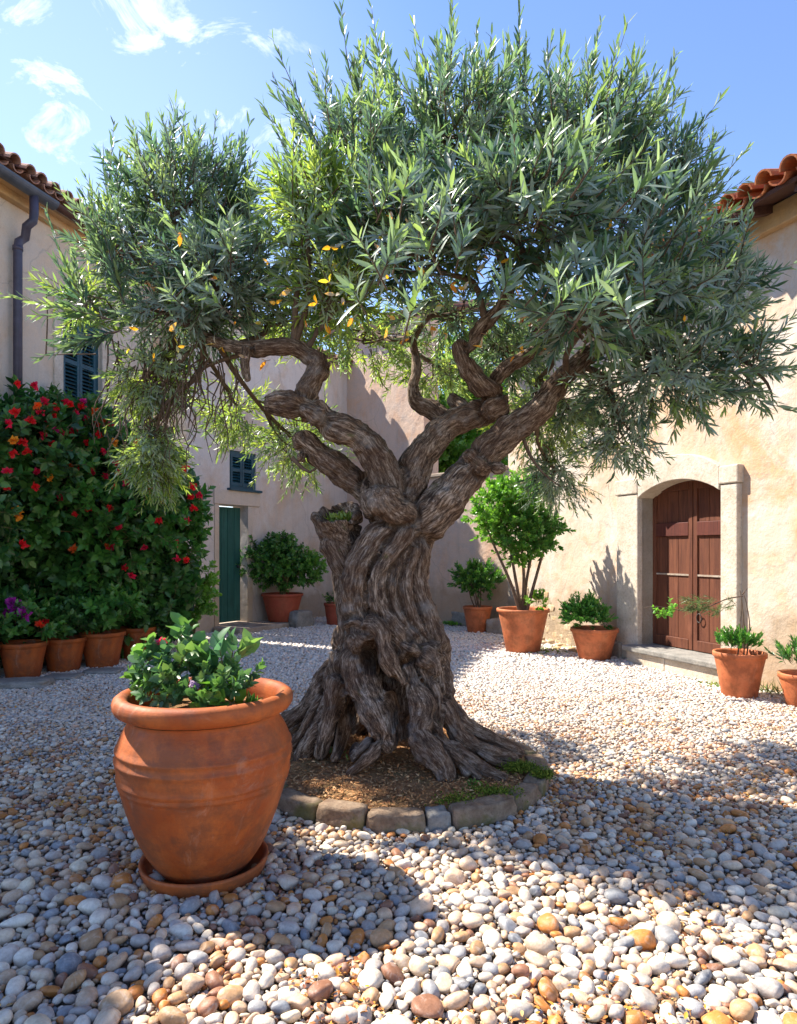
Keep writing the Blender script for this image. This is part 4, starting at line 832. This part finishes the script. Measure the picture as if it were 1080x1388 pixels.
def stems(T_, base, tops, r0, mat, name='stem', wob=.03):
    m = MB()
    for t_ in tops:
        b0 = Vector(base)+Vector((R.uniform(-1, 1), R.uniform(-1, 1), 0))*.04; m_ = b0.lerp(Vector(t_), .5)+Vector((R.uniform(-wob, wob), R.uniform(-wob, wob), 0)); P_, r_ = dense([b0, m_, Vector(t_)], [r0, r0*.75, r0*.45], .06); m.tube(P_, r_, 7, False)
    return m.build(name, mat, T_)
def bush(T_, c, r, n, Lr_, ratio, pal, up=.3, nl=10, T=.14, ang=(75, 35), mat='gleaf', tip=(.22, .42, .06), shell=.4, lo=-1, name='foliage'):
    pp, dd = blob(c, r, n, shell, up, 1, 0, lo); pk = twigs(pp, dd, T*(.7+.6*NR.random(len(pp))), nl, Lr_, ratio, ang, pal, .2, .3, .25, tip)
    return pk
def flowers(T_, pts, Rf, colr, name='flower', n=16, out=(.4, -.8, .3)):
    for p in pts:
        d = nrm(NR.normal(0, .75, (n, 3))+np.array(out)*.7); A = leaves(np.array(p)+d*.004, d, nrm(NR.normal(size=(n, 3))), Rf*(.6+.6*NR.random(n)), Rf*.42*np.ones(n), np.array(colr)*(.75+.5*NR.random((n, 1))), curl=.6)
        link(name, npmesh(name, A[0], A[1], A[3], A[2]), T_, None, [M['petal']])
# big foreground jar
JR = .365
prof = [(0, .035), (.185, .035), (.198, .045), (.224, .08), (.254, .124), (.277, .17), (.299, .22), (.318, .27), (.332, .312), (.347, .36), (.358, .398), (.360, .410), (.366, .414), (.369, .422), (.366, .430), (.368, .436), (.374, .442), (.376, .450), (.372, .457), (.374, .475), (.379, .50), (.380, .516), (.384, .521), (.384, .530), (.379, .535), (.377, .558), (.381, .563), (.380, .572), (.374, .577), (.366, .60), (.350, .635), (.332, .662), (.325, .676), (.322, .69), (.332, .702), (.352, .706), (.374, .718), (.387, .738), (.389, .758), (.382, .776), (.366, .788), (.348, .790), (.332, .782), (.320, .765), (.314, .73), (.318, .66)]
prof = [(q_*.968, z) for q_, z in prof]
J = thing('terracotta_jar', PC, 'big bulging terracotta jar with ridged bands planted with broad green leaves in the foreground', 'planter')
m = MB(); m.lathe(prof, PC, 120, .012); m.build('jar', M['terra'], J)
m = MB(); m.lathe([(.33, .70), (.2, .715), (.1, .725), (.004, .728)], PC, 40, .05); m.build('soil', M['soil'], J)
sau = MB(); sau.lathe([(0, -.012), (.225, -.012), (.250, .0), (.270, .062), (.271, .074), (.262, .076), (.250, .068), (.235, .028), (0, .022)], PC, 96, .012)
tag(sau.build('saucer', M['terra'], None, PC), 'round terracotta saucer under the big foreground jar', 'saucer')
c = PC+Vector((-.09, -.02, .81)); JG = .9*np.array([(.045, .11, .07), (.06, .14, .06), (.025, .075, .04), (.05, .12, .08), (.09, .15, .05)])
pk = [bush(J, c, (.17, .15, .10), 60, (.035, .07), .32, JG, .5, 10, .10, (75, 35), lo=-.4), bush(J, PC+Vector((-.13, .02, .86)), (.10, .10, .08), 16, (.06, .09), .38, JG*1.2, .9, 8, .13, (70, 35), lo=0),
      bush(J, PC+Vector((.08, -.05, .79)), (.10, .12, .06), 22, (.04, .06), .3, JG, .6, 12, .10, (60, 30), lo=-.2), bush(J, PC+Vector((.13, -.16, .77)), (.08, .04, .03), 14, (.05, .08), .36, LG*.7, .4, 8, .06, (75, 40)),
      bush(J, PC+Vector((.10, .02, .86)), (.04, .03, .05), 4, (.09, .12), .33, JG*1.7, 1.2, 6, .12, (45, 20))]
foliage('foliage', pk, M['gleaf'], J, M['stem'], 'stems')
flowers(J, [PC+Vector((.00, -.16, .84)), PC+Vector((.11, -.13, .85))], .024, (.45, .34, .62), n=40); flowers(J, [PC+Vector((.15, .05, .94)), PC+Vector((.13, .06, .93))], .018, (.75, .07, .02)); flowers(J, [PC+Vector((-.20, .02, 1.0))], .022, (.6, .04, .12))
# left row of pots under the flowering bush
gl = 'terracotta pots in front of the flowering bush'
row = [(27, 922, .245, .165, .40, 'leftmost terracotta pot with purple-flowered plant below the red-flowering bush'), (83, 912, .245, .165, .39, 'terracotta pot second from the left, dark leaves spilling over it'), (136, 906, .26, .175, .42, 'terracotta pot third from the left with long bright green leaves'), (184, 896, .24, .165, .42, 'terracotta pot fourth from the left, behind the big jar'), (-40, 930, .24, .16, .4, 'terracotta pot cut by the left edge of the picture')]
for k, (px, py, rt, rb, h, lab) in enumerate(row):
    c = G(px, py); c.y += rb*.6; c.x -= .02; T_ = pot(c, rt, rb, h, M['terra'], lab, group=gl)
    pk = [bush(T_, c+Z*(h+.12), (rt*1.1, rt, .16), 70, (.08, .13), .26, BG if k in (0, 2) else DG, .5, 10, .16, (70, 35), lo=-.3)]
    if k == 2: pk.append(bush(T_, c+Z*(h+.28), (rt*1.25, rt, .2), 90, (.09, .14), .24, BG*1.2, .4, 10, .18, lo=-.5))
    if k == 0: pk.append(bush(T_, c+Z*(h+.22), (rt*1.1, rt, .14), 40, (.08, .12), .26, BG, .6, 10, .18, lo=-.3))
    foliage('foliage', pk, M['gleaf'], T_, M['stem'], 'stems')
    if k == 0: flowers(T_, [c+Vector((.02, -.2, h+.36)), c+Vector((-.06, -.2, h+.32)), c+Vector((.08, -.19, h+.40)), c+Vector((-.12, -.22, h+.25)), c+Vector((.12, -.22, h+.32)), c+Vector((.0, -.23, h+.44))], .07, (.45, .03, .42), n=30); flowers(T_, [c+Vector((.26, -.16, h+.2))], .05, (.8, .06, .02))
# flowering bush
FB = thing('flowering_bush', (-4.1, 8.9, 0), 'tall dense green bush covered in red and orange flowers against the tan house', 'bush')
WY = lambda px: min(8.95, 6.97/((540-px)/925+.275)-.5)
def X(px, Y): return (px-CX)/F*Y
def zz(py, Y): return CH+(HY-py)/F*Y
pk = []
for (px, py, Y, rx, ry, dep, n, pal) in ((15, 620, 8.75, 95, 75, .35, 300, DG), (100, 615, 8.8, 70, 62, .35, 260, DG), (-20, 600, 8.6, 70, 60, .3, 150, DG), (60, 580, 8.7, 90, 32, .3, 130, DG), (160, 650, 8.8, 50, 60, .3, 130, DG), (60, 760, 8.6, 120, 90, .3, 330, DG), (165, 740, 8.8, 70, 100, .3, 230, DG), (150, 820, 8.7, 70, 60, .25, 130, DG), (30, 840, 8.5, 70, 50, .25, 100, DG), (-60, 700, 8.6, 70, 140, .4, 200, DG), (225, 720, 9.0, 42, 85, .3, 160, BG), (245, 690, 9.0, 30, 50, .25, 60, BG), (215, 800, 9.0, 40, 60, .3, 90, DG), (130, 690, 8.4, 110, 110, .15, 150, BG), (40, 690, 8.4, 60, 60, .15, 70, BG)):
    Y = min(Y, WY(px))-(.25 if dep < .2 else 0)
    pk.append(bush(FB, P(px, py, Y), (rx/F*Y, dep, ry/F*Y), int(n*1.15), (.09, .16), .27, pal, .25, 10, .20, (72, 38), tip=(.12, .30, .04), shell=.5))
pk.append(twigs(np.array([P(x_, R.uniform(600, 860), WY(x_)+.18) for x_ in [R.uniform(-60, 250) for _ in range(500)]]), NR.normal(size=(500, 3)), .25, 10, (.16, .24), .36, (80, 60), DG*.8, .2, .3))
foliage('foliage', pk, M['gleaf'], FB, M['stem'], 'stems')
fl = [(60, 545), (75, 552), (102, 560), (130, 575), (54, 560), (88, 600), (140, 612), (20, 615), (66, 625), (108, 632), (160, 640), (8, 660), (236, 648), (258, 675), (12, 575), (40, 570), (58, 590), (30, 600), (80, 612), (135, 590), (150, 575), (118, 600), (10, 640), (48, 660), (128, 668), (205, 665), (222, 682), (262, 690), (270, 672), (100, 700), (160, 715), (36, 612), (158, 628), (118, 690), (196, 742), (24, 521), (46, 523), (20, 560), (66, 572), (72, 565), (98, 585), (104, 580), (84, 588), (70, 602), (124, 640), (95, 548), (88, 545), (110, 552), (118, 568), (148, 690), (82, 675), (30, 738), (172, 655), (214, 706), (238, 736), (252, 760), (240, 758), (262, 660), (225, 630), (250, 634), (142, 645), (170, 770), (178, 780), (60, 845), (50, 640), (185, 600), (254, 706), (205, 640), (150, 742)]
FY = lambda x: WY(x)-(.82 if x < 190 else .55)
ppts = [P(x, y, FY(x)) for x, y in fl]
flowers(FB, ppts[::2], .05, (.62, .01, .06)); flowers(FB, ppts[1::2], .055, (.70, .02, .03)); flowers(FB, [P(75, 583, FY(75)), P(115, 620, FY(115)), P(112, 545, FY(112))], .055, (.65, .03, .30)); flowers(FB, [P(68, 648, FY(68)), P(27, 700, FY(27)), P(22, 692, FY(22)), P(18, 598, FY(18)), P(98, 613, FY(98)), P(155, 600, FY(155))], .055, (.75, .32, .03)); flowers(FB, [P(50, 550, FY(50)), P(128, 558, FY(128)), P(140, 572, FY(140)), P(92, 632, FY(92)), P(155, 662, FY(155)), P(146, 742, FY(146)), P(100, 745, FY(100))], .055, (.75, .13, .02))
LB = thing('light_green_bush', G(262, 868), 'small lime green bush beside the flowering bush left of the green door', 'bush')
c = P(258, 805, 9.75); pk = [bush(LB, c, (.34, .25, .36), 170, (.07, .11), .3, LG, .4, 10, .14, (70, 35))]; foliage('foliage', pk, M['gleaf'], LB, M['stem'], 'stems'); stems(LB, G(262, 868)+Z*.0, [c+Vector((R.uniform(-.15, .15), R.uniform(-.1, .1), 0)) for _ in range(5)], .014, M['stem'], 'stem')
# shrub in the red pot on the green door step
c = AF+dF*(d1+.50)+nF*.38+Z*.112; T_ = pot(c, .375, .25, .50, M['terra3'], 'wide green shrub in a big red terracotta pot on the step by the green door')
pk = [bush(T_, c+Z*1.02+Vector((-.14, 0, 0)), (.56, .42, .40), 420, (.06, .095), .34, BG, .3, 10, .14), bush(T_, c+Z*.85+Vector((.40, 0, .1)), (.30, .3, .26), 120, (.05, .08), .32, BG, .4, 10, .14), bush(T_, c+Vector((.52, -.05, 1.02)), (.2, .2, .2), 60, (.05, .08), .3, LG, .7, 10, .14), bush(T_, c+Z*1.38+Vector((-.05, 0, 0)), (.2, .2, .12), 50, (.06, .09), .34, BG, .7, 10, .12)]
foliage('foliage', pk, M['gleaf'], T_, M['stem'], 'stems'); stems(T_, c+Z*.46, [c+Vector((R.uniform(-.4, .4), R.uniform(-.2, .2), R.uniform(.8, 1.2))) for _ in range(9)], .016, M['stem'])
c = G(456, 848); T_ = pot(c, .235, .17, .42, M['terra3'], 'dark red terracotta pot half hidden behind the olive trunk', 'potted plant'); pk = [bush(T_, c+Z*.42, (.14, .14, .07), 30, (.04, .06), .3, DG, .5)]; foliage('foliage', pk, M['gleaf'], T_, M['stem'], 'stems'); stems(T_, c+Z*.4, [c+Vector((.0, 0, 1.0)), c+Vector((.05, 0, .85))], .014, M['stem'])
# right-hand pots
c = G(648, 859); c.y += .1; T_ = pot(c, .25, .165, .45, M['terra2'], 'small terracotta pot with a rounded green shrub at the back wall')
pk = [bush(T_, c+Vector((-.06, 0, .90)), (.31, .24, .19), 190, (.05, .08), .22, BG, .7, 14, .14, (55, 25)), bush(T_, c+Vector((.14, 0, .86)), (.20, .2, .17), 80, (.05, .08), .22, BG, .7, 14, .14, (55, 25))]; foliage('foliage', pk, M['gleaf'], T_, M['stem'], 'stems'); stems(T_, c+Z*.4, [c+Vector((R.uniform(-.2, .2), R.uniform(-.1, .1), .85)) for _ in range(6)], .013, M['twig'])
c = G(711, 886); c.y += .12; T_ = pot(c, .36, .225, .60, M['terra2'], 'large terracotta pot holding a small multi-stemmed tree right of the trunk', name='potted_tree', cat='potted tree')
Yc = c.y; tops = [P(672, 745, Yc), P(690, 735, Yc), P(722, 745, Yc+.1), P(740, 735, Yc), P(705, 725, Yc-.1)]
m = MB()
for tp in tops:
    b0 = c+Vector(((tp.x-c.x)*.12, R.uniform(-.04, .04), .54)); P_, r_ = dense([b0, b0.lerp(tp, .45)+Vector((R.uniform(-.05, .05), 0, .02)), tp, tp+Vector(((tp.x-c.x)*.4, 0, .35))], [.026, .021, .016, .008], .06); m.tube(P_, r_, 8, False)
m.build('stem', M['twig'], T_)
pk = []
for (px, py, rx, ry, n, pal) in ((675, 690, 36, 38, 200, LG), (700, 672, 38, 32, 170, LG), (712, 720, 40, 38, 230, BG*1.2), (738, 722, 24, 28, 110, BG), (690, 715, 30, 25, 110, LG*.8), (705, 752, 22, 16, 50, LG*.9), (670, 712, 22, 22, 60, LG)):
    pk.append(bush(T_, P(px, py, Yc), (rx/F*Yc*.9, .3, ry/F*Yc*.85), int(n*.72), (.055, .095), .26, pal, .6, 12, .15, (60, 25)))
pk.append(bush(T_, c+Vector((.16, -.1, .66)), (.1, .08, .05), 14, (.05, .08), .35, LG, .6)); foliage('foliage', pk, M['gleaf'], T_, M['stem'], 'stems')
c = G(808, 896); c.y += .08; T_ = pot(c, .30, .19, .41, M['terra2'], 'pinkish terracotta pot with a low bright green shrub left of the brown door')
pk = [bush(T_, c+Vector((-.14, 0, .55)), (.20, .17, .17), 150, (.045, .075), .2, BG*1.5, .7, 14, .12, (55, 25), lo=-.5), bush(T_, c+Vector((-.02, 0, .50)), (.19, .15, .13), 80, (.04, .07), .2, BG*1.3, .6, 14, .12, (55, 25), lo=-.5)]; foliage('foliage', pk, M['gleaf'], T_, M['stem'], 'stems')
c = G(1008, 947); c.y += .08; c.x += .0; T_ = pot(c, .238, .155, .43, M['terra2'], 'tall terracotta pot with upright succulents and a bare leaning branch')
pk = [bush(T_, c+Vector((-.03, 0, .46)), (.15, .12, .06), 75, (.035, .055), .2, BG*1.4, 1.3, 16, .12, (40, 15), lo=-.1)]
f_, s_ = foliage('foliage', pk, M['gleaf'], T_, M['stem'], 'stems'); Yc = c.y; m = MB()
for pts in ([(1008, 890), (1009, 860), (1006, 820), (1003, 800)], [(1012, 890), (1016, 850), (1012, 820), (1008, 806)], [(1000, 888), (1004, 840), (1005, 808)], [(1007, 808), (985, 812), (960, 822), (930, 828), (890, 822), (874, 824)], [(1006, 806), (1012, 798)]):
    P_, r_ = dense([P(x, y, Yc+.02*i) for i, (x, y) in enumerate(pts)], list(np.linspace(.007, .003, len(pts))), .03); m.tube(P_, r_, 6, False)
m.build('branch', M['twig'], T_)
pp = np.array([P(R.uniform(935, 1000), R.uniform(812, 828), Yc+R.uniform(-.02, .05)) for _ in range(60)]); pk = [twigs(pp, NR.normal(0, .5, (60, 3))+np.array([-.9, 0, -.25]), .10, 14, (.04, .065), .05, (45, 20), np.array([(.07, .11, .05), (.10, .14, .06)]), .3, .3)]
pp = np.array([P(R.uniform(885, 915), R.uniform(818, 834), Yc+.05) for _ in range(14)]); pk.append(twigs(pp, NR.normal(0, .5, (14, 3)), .06, 6, (.03, .05), .35, (70, 40), LG*1.2, .3, .3)); foliage('sprig', pk, M['gleaf'], T_, M['stem'], 'sprig_stems')
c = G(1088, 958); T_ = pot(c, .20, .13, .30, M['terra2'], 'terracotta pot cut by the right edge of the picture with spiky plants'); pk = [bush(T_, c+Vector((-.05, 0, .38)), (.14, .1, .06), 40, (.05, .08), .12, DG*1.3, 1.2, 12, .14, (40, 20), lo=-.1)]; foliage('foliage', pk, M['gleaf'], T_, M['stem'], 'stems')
tuft(1052, 942, 60, .16, [(.16, .17, .07), (.10, .14, .05)], .035, 'dry_grass', 'dry grassy weeds at the wall foot between the two right pots', 'weeds', None, .0, .09)
tuft(975, 931, 120, .04, [(.16, .24, .03), (.2, .26, .04)], .3, 'wall_weeds', 'yellow-green weeds at the right end of the door step', 'weeds', None, .0, .1)
tuft(740, 884, 220, .05, [(.12, .16, .03), (.16, .2, .04)], .3, 'wall_weeds', 'low green weeds at the wall foot between the big pot and the pink pot', 'weeds', None, .0, .16)
tuft(612, 846, 120, .07, LG, .3, 'wall_weeds', 'bright green weeds against the back wall beside the grey stone', 'weeds', None, .05, .1)
# trees beyond the low wall
for (px, py, Y, r_, n, pal, lab) in ((600, 600, 16.5, 1.25, 420, LG*.9, 'light green tree beyond the garden wall, nearer the trunk'), (700, 560, 17.5, 1.5, 480, LG*.7, 'broad green tree beyond the garden wall, nearer the right house')):
    c = P(px, py, Y); T_ = thing('garden_tree', (c.x, c.y, 0), lab, 'tree', 'trees beyond the garden wall'); m = MB(); P_, q_ = dense([Vector((c.x, c.y, -.1)), Vector((c.x+.1, c.y, 1.5)), c], [.13, .10, .05], .2); m.tube(P_, q_, 10, False)
    for k in range(9):
        e = c+Vector((R.uniform(-1, 1), R.uniform(-1, 1), R.uniform(-.5, 1)))*r_*.7; P_, q_ = dense([c-Z*.8, c.lerp(e, .5)-Z*.1, e], [.05, .03, .015], .2); m.tube(P_, q_, 6, False)
    m.build('trunk', M['twig'], T_); pk = []
    for k in range(9):
        v = Vector((R.gauss(0, .5), R.gauss(0, .5), R.gauss(0, .45)))*r_; pk.append(bush(T_, c+v, (r_*.5, r_*.5, r_*.42), n//5, (.12, .2), .3, pal, .4, 12, .35))
    foliage('crown', pk, M['gleaf'], T_, M['stem'], 'twigs')
